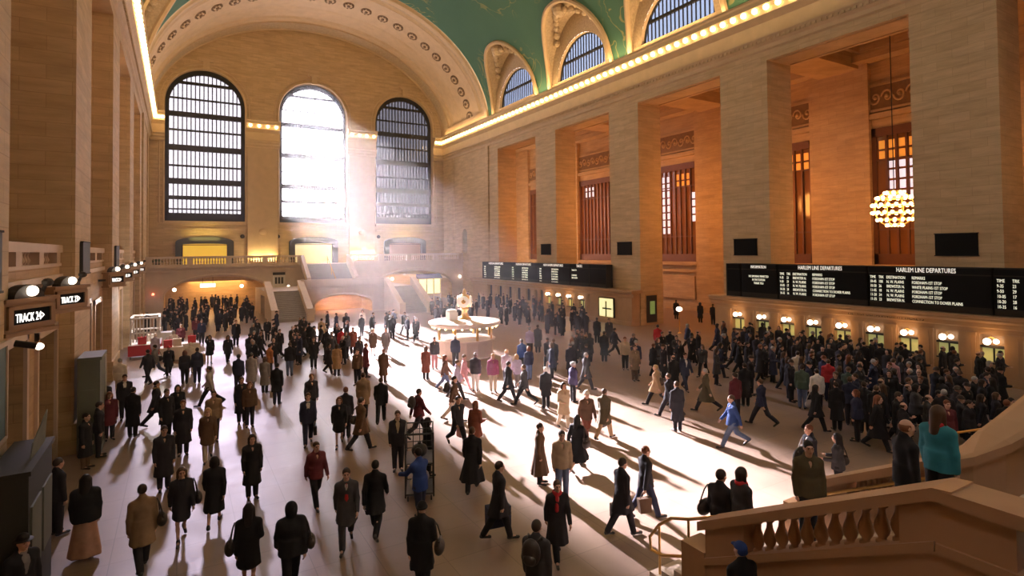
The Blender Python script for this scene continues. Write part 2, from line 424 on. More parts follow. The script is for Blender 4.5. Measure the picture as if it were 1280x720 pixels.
for i, g in enumerate(('glass_left', 'glass_mid', 'glass_right')): tall_window(i, WC+(i-1)*WS, g)

# ---------------------------------------------------------------- barrel vault with lunettes
VA, VB, VZ = 18.35, 14.5, 22.0
LUN = [(Y0-k*BAY-OPEN/2, 4.95, 23.0, 7.0) for k in range(6)]             # centre, half width, base, rise
def lunette_h(y):
    for c, hw, b, r in LUN:
        t = (y-c)/hw
        if abs(t) < 1: return b + r*(1-abs(t)**2.3)**.5
    return 23.0
def phi0(y): return math.asin(min(.995, (max(23.0, lunette_h(y))-VZ)/VB))
ys = [YW]
while ys[-1] < 62: ys.append(min(62.0, ys[-1]+.18))
rows = []
for y in ys:
    p = phi0(y)
    rows.append([(XC+VA*math.cos(a), y, VZ+VB*math.sin(a)) for a in np.linspace(p, math.pi-p, 57)])
def vault_mat():
    mt, nt, b = new_mat('painted_star_vault'); b.inputs['Roughness'].default_value = .8
    tc = nd(nt, 'ShaderNodeTexCoord')
    nz = nd(nt, 'ShaderNodeTexNoise', Scale=.25, Detail=6.0); nt.links.new(tc.outputs['Object'], nz.inputs['Vector'])
    base = mixc(nt, nz.outputs['Fac'], (.036, .125, .08), (.06, .165, .105))
    # gilded constellation outlines: broken, wandering lines
    n2 = nd(nt, 'ShaderNodeTexNoise', Scale=.28, Detail=2.0, Distortion=1.6); nt.links.new(tc.outputs['Object'], n2.inputs['Vector'])
    ln = nd(nt, 'ShaderNodeMath', operation='SUBTRACT'); nt.links.new(n2.outputs['Fac'], ln.inputs[0]); ln.inputs[1].default_value = .5
    ab = nd(nt, 'ShaderNodeMath', operation='ABSOLUTE'); nt.links.new(ln.outputs[0], ab.inputs[0])
    r = nd(nt, 'ShaderNodeMapRange'); r.inputs[1].default_value = .006; r.inputs[2].default_value = .022; r.inputs[3].default_value = .75; r.inputs[4].default_value = 0
    nt.links.new(ab.outputs[0], r.inputs[0])
    n3 = nd(nt, 'ShaderNodeTexNoise', Scale=.09, Detail=1.0); nt.links.new(tc.outputs['Object'], n3.inputs['Vector'])
    r3 = nd(nt, 'ShaderNodeMapRange'); r3.inputs[1].default_value = .44; r3.inputs[2].default_value = .52; nt.links.new(n3.outputs['Fac'], r3.inputs[0])
    mu = nd(nt, 'ShaderNodeMath', operation='MULTIPLY'); nt.links.new(r.outputs[0], mu.inputs[0]); nt.links.new(r3.outputs[0], mu.inputs[1])
    nt.links.new(mixc(nt, mu.outputs[0], base, (.34, .30, .10)), b.inputs['Base Color'])
    return mt
M['vault'] = vault_mat()
mb = MB(); mb.grid(rows); struct(mb.build('ceiling', 'vault', smooth=True))
# outer skin above the vault keeps daylight out of the roof space
# lunette hoods, tympana and their windows
def lunette(c, hw, b, r, s, wn):
    X = XR if s > 0 else XL
    mb = MB(); ny = 36; rowsl = []; rim = []
    for k in range(ny+1):
        y = c-hw+2*hw*k/ny; z = b + r*max(0, 1-abs((y-c)/hw)**2.3)**.5
        a = math.asin((z-VZ)/VB); xs = XC+s*VA*math.cos(a)
        rowsl.append([(X+s*.4+(xs-X-s*.4)*q/6, y, z) for q in range(7)]); rim.append((xs-s*.06, y, z-.05))
    mb.grid(rowsl, 0)
    mb.tube(rim, .24, 6, 1)
    pts = [(y, z) for _, y, z in [(0, r_[0][1], r_[0][2]) for r_ in rowsl]]
    # tympanum with an arched opening
    hwz, zb, rr = 3.85, 23.72, 3.9
    for (ya, za), (yb, zc) in zip(pts, pts[1:]):
        def low(y): return zb + rr*math.sqrt(1-((y-c)/hwz)**2) if abs(y-c) < hwz else 22.9
        mb.quad((X+s*.1, ya, low(ya)), (X+s*.1, yb, low(yb)), (X+s*.1, yb, zc), (X+s*.1, ya, za), 0)
    A = arch_pts(c, hwz, zb, rr, 20)
    for (ya, za), (yb, zc) in zip(A, A[1:]): mb.quad((X+s*.1, ya, za), (X+s*.7, ya, za), (X+s*.7, yb, zc), (X+s*.1, yb, zc), 1)
    mb.box(min(X, X+s*.8), c-5.2, 22.9, max(X, X+s*.8), c+5.2, zb, 1)
    # shell ornament and garland in relief at the crown
    xo = XC+s*VA*math.cos(math.asin((b+r-.6-VZ)/VB))
    mb.sphere((xo+s*.2, c, b+r-.55), .75, 10, 6, 0, (1.0, .8, .9))
    for t in (-1, 1):
        for q in range(6): mb.sphere((X-s*(2.2-.38*q), c+t*(.7+.52*q), b+r-.75-.12*q*q*.55), .34, 7, 5, 0)
    struct(mb.build('trim_lunette', ['ornament', 'stone_plain'], smooth=False))
    w = struct(empty('window_%d' % wn, (X+s*.55, c, zb)))
    f = MB(); pl = [(0, y-c, z-zb) for y, z in A]; f.tube(pl, .12, 6); f.box(-.08, -hwz, 0, .08, hwz, .22); f.box(-.1, -hwz+.1, 1.75, .1, hwz-.1, 1.98); f.build('window_frame', 'iron', w)
    g = MB()
    for q in range(1, 18):
        y = -hwz+2*hwz*q/18; g.box(-.04, y-.045, 0, .04, y+.045, rr*math.sqrt(max(0, 1-(y/hwz)**2)))
    g.build('muntin', 'iron', w)
    p = MB(); p.v = [(s*.06, y-c, z-zb) for y, z in arch_pts(c, hwz-.05, zb, rr-.05, 20)]; p.f = [tuple(range(21))]; p.m = [0]; p.build('pane', 'glass_sky', w)
for k, l in enumerate(LUN[:5]): lunette(*l, 1, 20+k)
for k, l in enumerate(LUN[:5]): lunette(*l, -1, 30+k)

# ---------------------------------------------------------------- decorated arch band in front of the end wall
def band_pt(t, a):                                                       # t 0 at the vault, 1 at the end wall
    y = 62+(YE-62)*t; A = 18.45; B = 14.5-1.1*t
    d = 0                                                                # relief of the mouldings
    for c, w, h in ((.03, .025, .38), (.075, .02, .22), (.115, .02, .28), (.17, .012, .12), (.56, .012, .14), (.74, .014, .2), (.80, .012, .12), (.97, .02, .25)):
        d = max(d, h*max(0, 1-((t-c)/w)**2)**.5 if abs(t-c) < w else 0)
    d += .18 if .82 < t < .95 else 0
    return (XC+(A-d)*math.cos(a), y, VZ+(B-d)*math.sin(a))
ts = sorted(set([round(x, 4) for x in np.linspace(0, 1, 61)] + [.819, .821, .949, .951]))
AA = np.linspace(.02, math.pi-.02, 97)
mb = MB(); mb.grid([[band_pt(t, a) for a in AA] for t in ts], 0)
for (t0, t1) in zip(ts, ts[1:]): pass
mi = []
for r in range(len(ts)-1):
    tm = (ts[r]+ts[r+1])/2
    mi += [1 if (.82 < tm < .95 or .09 < tm < .10) else 0]*(len(AA)-1)
mb.m = mi
struct(mb.build('trim_arch', ['stone_plain', 'ornament'], smooth=False))
mb = MB()
for k in range(27):                                                      # rosettes along the soffit
    a = math.pi*(k+.5)/27; p = Vector(band_pt(.36, a)); nrm = Vector((-math.cos(a)/18.4, 0, -math.sin(a)/14)).normalized()
    tgt = Vector((0, 1, 0)); bit = nrm.cross(tgt)
    for rad, h, mat in ((.66, .05, 1), (.44, .10, 0), (.18, .22, 1)):
        ring = [p + tgt*rad*1.25*math.cos(q) + bit*rad*math.sin(q) for q in np.linspace(0, 2*math.pi, 15)[:-1]]
        mb.prism(ring, nrm*h, mat)
    for q in range(8):
        d = tgt*math.cos(q*math.pi/4)*1.25 + bit*math.sin(q*math.pi/4)
        mb.sphere(p+d*.5+nrm*.06, .12, 6, 4, 1)
M['rosette_dark'] = plain('bronzed_plaster', (.20, .13, .07), .6, noise=.2)
struct(mb.build('trim_rosette', ['stone_plain', 'rosette_dark']))
# fill between the arch band and the cornice at the springing
mb = MB()
for X, s in ((XR, 1), (XL, -1)):
    a, b = sorted((X-s*.3, X+s*.6)); mb.box(a, 62, 22.8, b, YE, 24.2)
struct(mb.build('trim_springing', 'stone_plain'))

# ---------------------------------------------------------------- cornices with rows of bulbs
prof = [(0, 19.6), (.14, 19.7), (.14, 19.95), (.30, 20.1), (.30, 20.28), (.42, 20.42), (.42, 20.52), (.10, 20.6), (.10, 21.5), (.28, 21.72), (.46, 21.9), (.46, 22.25), (.78, 22.45), (.78, 22.75), (.9, 22.85), (.9, 23.0), (0, 23.05)]
for X, s, nm in ((XR, 1, 'trim_cornice_right'), (XL, -1, 'trim_cornice_left')):
    mb = MB(); mb.grid([[(X-s*d, y, z) for d, z in prof] for y in (YW, YE)], 0)
    y = YW
    while y < YE:                                                        # dentils
        a, b = sorted((X-s*.3, X-s*.40)); mb.box(a, y, 20.12, b, y+.16, 20.3); y += .34
    struct(mb.build(nm, 'stone_plain'))
mb = MB()
for x0, x1 in ((XL, WC-WS-WH), (WC-WS+WH, WC-WH), (WC+WH, WC+WS-WH), (WC+WS+WH, XR)):
    mb.grid([[(x, YE-.25-d, z) for d, z in prof] for x in (x0, x1)], 0)
    for x in (x0, x1): mb.prism([(x-.005, YE-.25-d, z) for d, z in prof] + [(x-.005, YE+.1, 23.05), (x-.005, YE+.1, 19.6)], (.01, 0, 0))
struct(mb.build('trim_cornice_end', 'stone_plain'))
bm = MB(); bm.sphere((0, 0, 0), .19, 10, 7); bm.box(-.06, -.06, .15, .06, .06, .3, 1); bulb_me = bm.mesh('bulb', ['bulb', 'brass'], True)
def bulb_row(label, pts, group='rows of bulbs along the cornices'):
    r = tag(empty('bulb_row', pts[0]), label, 'light fixture', group)
    mb = MB(); o = Vector(pts[0]); mb.tube([Vector(pts[0])-o+Vector((0, 0, .26)), Vector(pts[-1])-o+Vector((0, 0, .26))], .05, 6); mb.build('rail', 'brass', r)
    for p in pts: inst(bulb_me, 'bulb', r, Vector(p)-o)
yy = np.arange(18.5, 75.6, .85)
bulb_row('long row of glowing bulbs along the right hand cornice above the big piers', [(XR-.68, y, 22.22) for y in yy[:78]])
yy = np.arange(33, 75.6, .85)
bulb_row('long row of glowing bulbs along the left wall cornice', [(XL+.68, y, 22.22) for y in yy])
for x0, x1, lb in ((XL+.8, WC-WS-WH, 'two bulbs on the cornice left of the first tall window'), (WC-WS+WH, WC-WH, 'five bulbs on the pier between left and middle tall windows'), (WC+WH, WC+WS-WH, 'five bulbs on the pier between middle and right tall windows'), (WC+WS+WH, XR-.8, 'bulbs on the cornice right of the last tall window')):
    n = max(2, int((x1-x0)/.8)); bulb_row(lb, [(x0+(x1-x0)*(q+.5)/n, YE-.95, 22.22) for q in range(n)])

# ---------------------------------------------------------------- wall behind the camera (closes the room)
mb = MB(); mb.box(XL-PIER, YW-.3, 0, XB+.5, YW, 40); struct(mb.build('wall_back', 'stone'))
mb = MB(); mb.box(XL-PIER-.3, YW, 0, XL-PIER, YE+1, 24); struct(mb.build('wall_left_outer', 'stone_warm'))
# ================================================================== FIXTURES
# dark sign boards on the piers
for k in range(5):
    n = opening(k)[0]; c = n-PIER*.0-1.87
    o = MB(); o.box(-.1, -.9, 0, 0, .9, 1.08); o.box(-.12, -.94, -.04, -.02, .94, 0, 1); o.box(-.12, -.94, 1.08, -.02, .94, 1.12, 1)
    if k < 4:
        lab = ['small black board on the far pier beside the distant departure board', 'black board on the pier at the middle of the right wall', 'black board on the pier just over the near departure board end', 'large black board on the nearest right hand pier'][k]
        tag(o.build('sign_board', ['board_black', 'board_frame'], loc=(XR, c, 6.0)), lab, 'sign', 'blank boards on the right piers')
    if k in (1, 2, 3):
        lab = {3: 'green grey board on the nearest left wall pier', 2: 'narrow dark board on the second left wall pier', 1: 'thin dark board on the third left wall pier'}[k]
        tag(o.build('sign_board', ['doorway_dark', 'board_frame'], loc=(XL, c, 5.85), rz=math.pi), lab, 'sign', 'boards on the left piers')

# ---- balusters and balustrades
def baluster_me(h, r, mat, n=10):
    mb = MB(); p = [(.8, 0), (.8, .06), (.55, .09), (.5, .14), (.85, .25), (1, .36), (.85, .48), (.5, .66), (.42, .78), (.5, .84), (.75, .88), (.55, .91), (.8, .94), (.8, 1)]
    mb.lathe([(a*r, b*h) for a, b in p], n=n); return mb.mesh('baluster', mat, True)
M_BAL_E = baluster_me(.62, .10, 'stair_stone', 8); M_BAL_W = baluster_me(.54, .098, 'stair_warm', 14); M_BAL_L = baluster_me(.36, .07, 'stone_trim', 8)

# ---- east balcony and staircase
def steps(mb, x0, x1, ya, za, yb, zb, n, m=0):
    """flight between (ya, za) and (yb, zb) along y"""
    for k in range(n):
        y0 = ya+(yb-ya)*k/n; y1 = ya+(yb-ya)*(k+1)/n; z = max(za, zb) - abs(zb-za)*((k if za > zb else n-1-k)+1)/n + abs(zb-za)/n
        mb.box(x0, min(y0, y1), 0, x1, max(y0, y1), z, m)
M['step'] = plain('worn_stair_treads', (.34, .31, .30), .5, noise=.2, scale=2)
BF = 70.0                                                                 # balcony front
bal = struct(empty('trim_balcony', (XC, BF, 0)))
mb = MB(); o3 = lambda x, z: (x-XC, 0, z)
wall_arches(mb, o3, XL, 12.6, 0, 4.55, [(4.1, 5.35, 0, 1.75, 2.2)], (0, 9.5, 0), 0, 1, 30)
wall_arches(mb, o3, 18.2, XR, 0, 4.55, [(26.7, 5.35, 0, 1.75, 2.2)], (0, 9.5, 0), 0, 1, 30)
mb.box(XL-XC, 0, 4.55, 12.6-XC, YE-BF, 5.1); mb.box(18.2-XC, 0, 4.55, XR-XC, YE-BF, 5.1)
mb.box(12.6-XC, .05, 0, 18.2-XC, YE-BF, 5.08)
for a, b in ((XL, 12.6), (18.2, XR)):
    mb.box(a-XC, -.22, 4.5, b-XC, 0, 4.7); mb.box(a-XC, -.30, 4.95, b-XC, .35, 5.15); mb.box(a-XC, -.05, 5.15, b-XC, .3, 5.35)
    mb.box(a-XC, -.14, 5.97, b-XC, .4, 6.2)
for cx in (4.1, 26.7):                                                   # raised archivolt
    mb.tube([(x-XC, -.03, z) for x, z in arch_pts(cx, 5.55, 1.75, 2.4, 30)], .13, 6)
mb.build('balcony_front', ['stair_stone', 'stone_warm'], bal)
mb = MB()
for cx in (4.1, 26.7): mb.box(cx-7-XC, 9.5, 0, cx+7-XC, 9.7, 4.5)
mb.build('passage_wall', 'stone_warm', bal)
for s0, s1 in ((XL+.3, 12.4), (18.4, XR-.3)):
    n = 4; L = (s1-s0)/n
    for q in range(n):
        p = MB(); p.box(s0+q*L-.28-XC, -.1, 5.15, s0+q*L+.28-XC, .38, 6.0); p.build('pedestal', 'stair_stone', bal)
        for j in range(11):
            inst(M_BAL_E, 'baluster', bal, (s0+q*L+.5+(L-1.0)*j/10-XC, .14, 5.35))
    p = MB(); p.box(s1-.28-XC, -.1, 5.15, s1+.28-XC, .38, 6.0); p.build('pedestal', 'stair_stone', bal)

st = struct(empty('trim_staircase', (XC, 61, 0)))
mb = MB(); o3 = lambda x, z: (x-XC, 0, z)
wall_arches(mb, o3, 10.9, 19.9, 0, 2.9, [(15.35, 3.0, 0, .95, .95)], (0, 4.2, 0), 0, 1, 24)
mb.box(7.6-XC, .05, 2.05, 23.2-XC, 5, 2.6)
mb.box(7.6-XC, 4.2, 0, 10.9-XC, 9, 2.6); mb.box(19.9-XC, 4.2, 0, 23.2-XC, 9, 2.6); mb.box(10.9-XC, 4.2, 2.05, 12.9-XC, 9, 2.6); mb.box(17.9-XC, 4.2, 2.05, 19.9-XC, 9, 2.6)
mb.box(10.9-XC, -.12, 2.55, 19.9-XC, .3, 2.75); mb.box(10.9-XC, -.15, 3.42, 19.9-XC, .35, 3.65); mb.box(10.9-XC, 0, 2.7, 19.9-XC, .25, 3.45)
mb.tube([(x-XC, -.03, z) for x, z in arch_pts(15.35, 3.15, .95, 1.1, 24)], .1, 6)
mb.quad((12-XC, 4.2, 0), (19-XC, 4.2, 0), (19-XC, 4.2, 2.05), (12-XC, 4.2, 2.05), 1)
mb.build('landing', ['stair_stone', 'stone_warm'], st)
mb = MB(); steps(mb, 12.9-XC, 17.9-XC, 5, 2.6, 9.2, 5.08, 16); steps(mb, 7.9-XC, 10.7-XC, 0, 2.6, -4.8, .16, 16); steps(mb, 20.1-XC, 22.9-XC, 0, 2.6, -4.8, .16, 16)
mb.build('step', 'step', st)
for x0, x1 in ((7.5, 7.95), (10.65, 11.1), (19.7, 20.15), (22.85, 23.3)):
    mb = MB()
    mb.prism([(x0-XC, .3, 0), (x0-XC, .3, 3.4), (x0-XC, 0, 3.4), (x0-XC, -4.9, .95), (x0-XC, -4.9, 0)], (x1-x0, 0, 0))
    mb.prism([(x0-.08-XC, .3, 3.4), (x0-.08-XC, .3, 3.62), (x0-.08-XC, 0, 3.62), (x0-.08-XC, -5.0, 1.12), (x0-.08-XC, -5.0, .92), (x0-.08-XC, 0, 3.4)], (x1-x0+.16, 0, 0))
    mb.box(x0-.1-XC, -5.3, 0, x1+.1-XC, -4.85, 1.2)
    mb.build('parapet', 'stair_stone', st)
for x0 in (12.5, 17.85):
    mb = MB(); mb.prism([(x0-XC, 5, 2.6), (x0-XC, 9, 5.0), (x0-XC, 9, 6.2), (x0-XC, 5, 3.65)], (.4, 0, 0)); mb.build('parapet', 'stair_stone', st)
mb = MB(); mb.tube([(15.6-XC, 5, 3.5), (15.6-XC, 9.2, 6.0)], .05, 6)
for q in range(3): mb.tube([(15.6-XC, 5+2*q, 2.6+1.2*q), (15.6-XC, 5+2*q, 3.5+1.2*q)], .04, 6)
mb.build('handrail', 'brass', st)

M['room_cream'] = emit('lit_cream_room', (.95, .80, .38), .8); M['room_dim'] = emit('dim_shop_interior', (.40, .26, .20), .35)
# ---- lit doorways on the balcony below the tall windows
M['door_surround'] = plain('dark_door_surround', (.045, .05, .052), .4, .1)
for i in range(3):
    cx = WC+(i-1)*WS-.1
    d = struct(empty('door_%d' % (i+1), (cx, YE-.1, 5.1)))
    mb = MB(); O = [(-3.05, 0), (-3.05, 2.6)] + [(x, z) for x, z in arch_pts(0, 3.05, 2.75, .65, 14)] + [(3.05, 2.6), (3.05, 0)]
    I = [(-2.4, 0), (-2.4, 2.3)] + [(x, z) for x, z in arch_pts(0, 2.4, 2.45, .12, 14)] + [(2.4, 2.3), (2.4, 0)]
    for k in range(len(O)-1):
        a, b, c, e = O[k], O[k+1], I[k+1], I[k]
        mb.prism([(a[0], -.35, a[1]), (b[0], -.35, b[1]), (c[0], -.35, c[1]), (e[0], -.35, e[1])], (0, .4, 0))
    mb.build('door_frame', 'door_surround', d)
    mb = MB(); mb.box(-2.5, -.02, 0, 2.5, .05, 2.6); mb.build('lit_interior', ['room_yellow', 'room_cream', 'room_dim'][i], d)
    mb = MB(); mb.box(-2.42, -.12, 0, -2.3, 0, 2.5); mb.box(2.3, -.12, 0, 2.42, 0, 2.5); mb.box(-2.4, -.12, 2.38, 2.4, 0, 2.45)
    mb.build('door_leaf', 'board_frame', d)
# round speaker discs beside the doorways
for x, lb in ((6.85, 'small dark round disc right of the yellow doorway'), (10.9, 'small dark round disc left of the middle balcony doorway'), (23.9, 'small dark round disc left of the right balcony doorway')):
    mb = MB(); mb.lathe([(.22, 0), (.26, .05), (.2, .14), (.05, .16)], n=14, ax=1); o = mb.build('wall_disc', 'bronze_dark', loc=(x, YE-.02, 8.55)); o.rotation_euler[2] = math.pi
    tag(o, lb, 'speaker', 'discs beside the balcony doors')
# uplights at the feet of the two window piers
for x, lb in ((WC-WS/2, 'glowing uplight at the foot of the pier left of the middle window'), (WC+WS/2, 'glowing uplight at the foot of the pier right of the middle window')):
    u = tag(empty('uplight', (x, YE-1.25, 5.1)), lb, 'lamp', 'pier uplights')
    mb = MB(); mb.box(-1.5, -.25, 0, 1.5, .25, .35); mb.build('trough', 'brass', u)
    mb = MB(); mb.box(-1.3, -.15, .35, 1.3, .15, .42); mb.build('lamp_strip', emit('uplight_tube', (1, .78, .42), 5), u)
    mb = MB(); mb.prism([(-.55, .95, 4.2), (.55, .95, 4.2), (.12, .95, 1.6), (-.12, .95, 1.6)], (0, .2, 0)); mb.sphere((0, .95, 4.0), .5, 10, 6, 0, (1, .5, .8)); mb.build('bracket', 'stone_plain', u)
# lamps, sign and dark doors in the left passage, awning in the right one
for x, z, lb in ((-.3, 2.6, 'white globe lamp at the left inside the balcony arch'), (6.3, 2.75, 'white globe lamp at the right inside the left balcony arch')):
    g = tag(empty('globe_lamp', (x, BF+1.2, z)), lb, 'lamp'); mb = MB(); mb.sphere((0, 0, 0), .2, 12, 8); mb.build('globe', 'lamp_white', g, True)
    mb = MB(); mb.tube([(0, 0, .2), (0, 0, 1.0)], .025, 6); mb.build('stem', 'brass', g)
t = tag(empty('hanging_sign', (2.9, BF+1.5, 2.72)), 'white lit sign hanging in the middle of the left balcony arch', 'sign')
mb = MB(); mb.box(-.75, -.08, 0, .75, .08, .42); mb.build('light_box', 'sign_light', t); mb = MB(); mb.tube([(-.5, 0, .42), (-.5, 0, 1.2)], .02, 6); mb.tube([(.5, 0, .42), (.5, 0, 1.2)], .02, 6); mb.build('hanger', 'iron', t)
for i, (x0, x1) in enumerate(((-1.2, .4), (2.0, 2.6), (4.6, 7.0))):
    d = struct(empty('door_%d' % (4+i), ((x0+x1)/2, BF+9.45, 0))); mb = MB(); w = (x1-x0)/2; mb.box(-w, -.05, 0, w, 0, 2.9); mb.build('door_leaf', 'doorway_dark', d)
    mb = MB(); mb.box(-w-.1, -.12, 0, -w, .0, 3.0); mb.box(w, -.12, 0, w+.1, 0, 3.0); mb.box(-w-.1, -.12, 2.9, w+.1, 0, 3.05); mb.build('door_frame', 'stone_warm', d)
t = tag(empty('shop_front', (28.6, BF-.9, 0)), 'lit shop front with dark blue awning in the right balcony arch', 'shop')
mb = MB(); mb.prism([(-1.7, 0, 2.9), (-1.7, .9, 3.5), (-1.7, .9, 2.9)], (3.4, 0, 0)); mb.build('awning', plain('navy_canvas', (.04, .04, .12), .8), t)
mb = MB(); [mb.box(x, .3, 0, x+.12, .42, 2.9) for x in (-1.6, -.5, .5, 1.5)]; mb.build('post', 'stone_plain', t)
mb = MB(); mb.box(-1.6, .5, .9, 1.6, .56, 2.8); mb.build('lit_window', 'booth_bright', t)
for i, (x, lb) in enumerate(((23.5, 'white globe lamp left of the shop awning'), (33.0, 'white lamp beside the far end of the distant ticket wall'))):
    g = tag(empty('globe_lamp', (x, BF-.5, 3.0)), lb, 'lamp'); mb = MB(); mb.sphere((0, 0, 0), .2, 10, 7); mb.build('globe', 'lamp_white', g, True); mb = MB(); mb.tube([(0, 0, 0), (0, .5, .2)], .03, 6); mb.build('stem', 'brass', g)
g = tag(empty('signal_lamp', (-2.2, BF-.35, 2.3)), 'small glowing red lamp left of the balcony arch', 'lamp'); mb = MB(); mb.sphere((0, 0, 0), .12, 10, 7); mb.build('globe', 'red_lamp', g, True); mb = MB(); mb.tube([(0, 0, 0), (0, .35, 0)], .04, 6); mb.build('stem', 'brass', g)
# poster stand and dark gate in front of the balcony wall
t = tag(empty('notice_board', (10.0, 69.2, 0)), 'white notice board with black lettering and side lamps by the stairs', 'notice board')
mb = MB(); mb.box(-.65, -.1, 2.6, .65, .1, 4.0); mb.build('board', 'paper', t); mb = MB(); mb.box(-.65, -.15, 3.95, .65, .15, 4.25); mb.box(-.6, -.08, 1.75, .6, .08, 2.6); mb.box(-.55, -.05, 0, -.45, .05, 1.75); mb.box(.45, -.05, 0, .55, .05, 1.75); mb.build('frame', 'board_frame', t)
mb = MB()
for q in range(3): mb.box(-.45+q*.33, -.13, 2.95, -.22+q*.33, -.1, 3.7)
mb.build('lettering', 'black', t)
for x in (-1.0, 1.0): mb = MB(); mb.sphere((x, -.1, 2.5), .17, 8, 6, 0, (1, 1, 1.6)); mb.tube([(x*.6, 0, 2.2), (x, -.1, 2.25)], .03, 6); mb.build('side_lamp', 'lamp_white', t, True)
# plant in the balcony corner
t = tag(empty('potted_plant', (XL+1.0, BF+.9, 5.1)), 'green potted plant in the balcony corner by the left wall', 'plant')
mb = MB(); mb.lathe([(.25, 0), (.38, .5), (.4, .55)], n=12); mb.build('pot', 'bronze_dark', t, True)
mb = MB()
for q in range(60):
    a = RNG.uniform(0, 6.28); e = RNG.uniform(.1, 1.3); L = RNG.uniform(.5, 1.0); d = Vector((math.cos(a)*math.cos(e), math.sin(a)*math.cos(e), math.sin(e))); s_ = d.cross(Vector((0, 0, 1))).normalized()*.09; p = Vector((0, 0, .5))
    mb.quad(p, p+d*L*.5+s_, p+d*L-Vector((0, 0, .12)), p+d*L*.5-s_)
mb.build('foliage', plain('leaf_green', (.05, .14, .05), .6), t)

# ---- west staircase in the near corner
def railz(y): return 3.68-.518*(y-3.22)
w = struct(empty('trim_near_staircase', (7.6, 3.2, 0)))
ox, oy = 7.6, 3.2
def loc(p): return (p[0]-ox, p[1]-oy, p[2])
def parapet(x0, x1, yb, yt, inner):
    mb = MB()
    mb.prism([loc(p) for p in ((x0, yt+.3, .01), (x0, yt+.3, railz(yt+.3)-.66), (x0, yb-.1, railz(yb-.1)-.66), (x0, yb-.1, .01))], (x1-x0, 0, 0))
    mb.prism([loc(p) for p in ((x0-.06, yt, railz(yt)-.74), (x0-.06, yt, railz(yt)-.62), (x0-.06, yb, railz(yb)-.62), (x0-.06, yb, railz(yb)-.74))], (x1-x0+.12, 0, 0))
    mb.prism([loc(p) for p in ((x0-.08, yt-.2, railz(yt)-.14+.0), (x0-.08, yt-.2, railz(yt)+.02), (x0-.08, yt, railz(yt)), (x0-.08, yb+.12, railz(yb+.12)), (x0-.08, yb+.12, railz(yb+.12)-.15), (x0-.08, yt, railz(yt)-.15))], (x1-x0+.16, 0, 0))
    for y0, y1 in ((yb-.75, yb), (yt-.02, yt+.38)):                       # end blocks
        mb.prism([loc(p) for p in ((x0-.02, y0, 0), (x0-.02, y0, railz(y0)-.1), (x0-.02, y1, railz(y1)-.1), (x0-.02, y1, 0))], (x1-x0+.04, 0, 0))
    mb.box(x0-.05-ox, yb-oy, 0, x1+.05-ox, yb+.5-oy, 1.42); mb.box(x0-.1-ox, yb-.05-oy, 0, x1+.1-ox, yb+.58-oy, .25)
    # carved scroll on the end block
    mb.tube([loc((x0-.02, yb+.25+.17*math.cos(a)*(1-a/9), 1.1+.17*math.sin(a)*(1-a/9))) for a in np.linspace(0, 7, 20)], .03, 6)
    mb.build('parapet', 'stair_warm', w)
    n = 11
    for k in range(n):
        y = yb-.85-(yb-.85-yt-.48)*k/(n-1); inst(M_BAL_W, 'baluster', w, loc(((x0+x1)/2, y, railz(y)-.65)))
parapet(7.6, 8.0, 6.55, 3.2, False)
parapet(10.5, 10.9, 6.55, 4.3, True)
mb = MB(); zt = 3.68                                                      # level parapet of the landing
mb.box(0, -3.6, .02, .4, -.3, zt-.66); mb.box(-.09, -3.6, zt-.15, .49, -.1, zt+.005); mb.box(-.065, -3.6, zt-.745, .465, -.02, zt-.625); mb.box(-.025, -.75, .01, .425, .15, zt-.08); mb.box(-.02, -2.4, .01, .42, -2.0, zt-.1)
mb.build('landing_parapet', 'stair_warm', w)
for k in range(6): inst(M_BAL_W, 'baluster', w, (.2, -.9-k*.19, zt-.65))
mb = MB()
for k in range(16):
    y1 = 8.3-(8.3-3.2)*k/16; mb.box(8.0-ox, 3.2-oy, 0, 10.5-ox, y1-oy, 2.63*(k+1)/16-.01)
mb.box(8.0-ox, -.5-oy, 0, 13.5-ox, 3.2-oy, 2.63); mb.box(10.9-ox, -.5-oy, 0, 20-ox, 3.55-oy, 2.63)
mb.build('step', 'stair_stone', w)
mb = MB()                                                                 # sweeping parapet round to the landing front
path = [Vector((10.7, 4.32, 3.11)), Vector((10.78, 4.05, 3.28)), Vector((11.05, 3.82, 3.5)), Vector((11.5, 3.68, 3.68)), Vector((12.1, 3.62, 3.84)), Vector((12.9, 3.6, 4.0)), Vector((14, 3.6, 4.1))]
rows_ = []
for k, p in enumerate(path):
    t = (path[min(k+1, 6)]-path[max(k-1, 0)]); t.z = 0; t.normalize(); nn = Vector((-t.y, t.x, 0))
    sec = [(-.2, -9), (-.2, -.16), (-.3, -.16), (-.3, -.03), (-.2, .0), (.2, .0), (.3, -.03), (.3, -.16), (.2, -.16), (.2, -9)]
    rows_.append([(p+nn*a+Vector((0, 0, b if b > -5 else -p.z))) - Vector((ox, oy, 0)) for a, b in sec])
mb.grid(rows_); mb.build('curved_parapet', 'stair_warm', w)
mb = MB(); mb.box(-1.0, 1.2, 0, -.06, 3.2, .25); mb.box(-.8, 1.3, .25, -.06, 3.1, .5); mb.build('plinth', 'stair_warm', w)
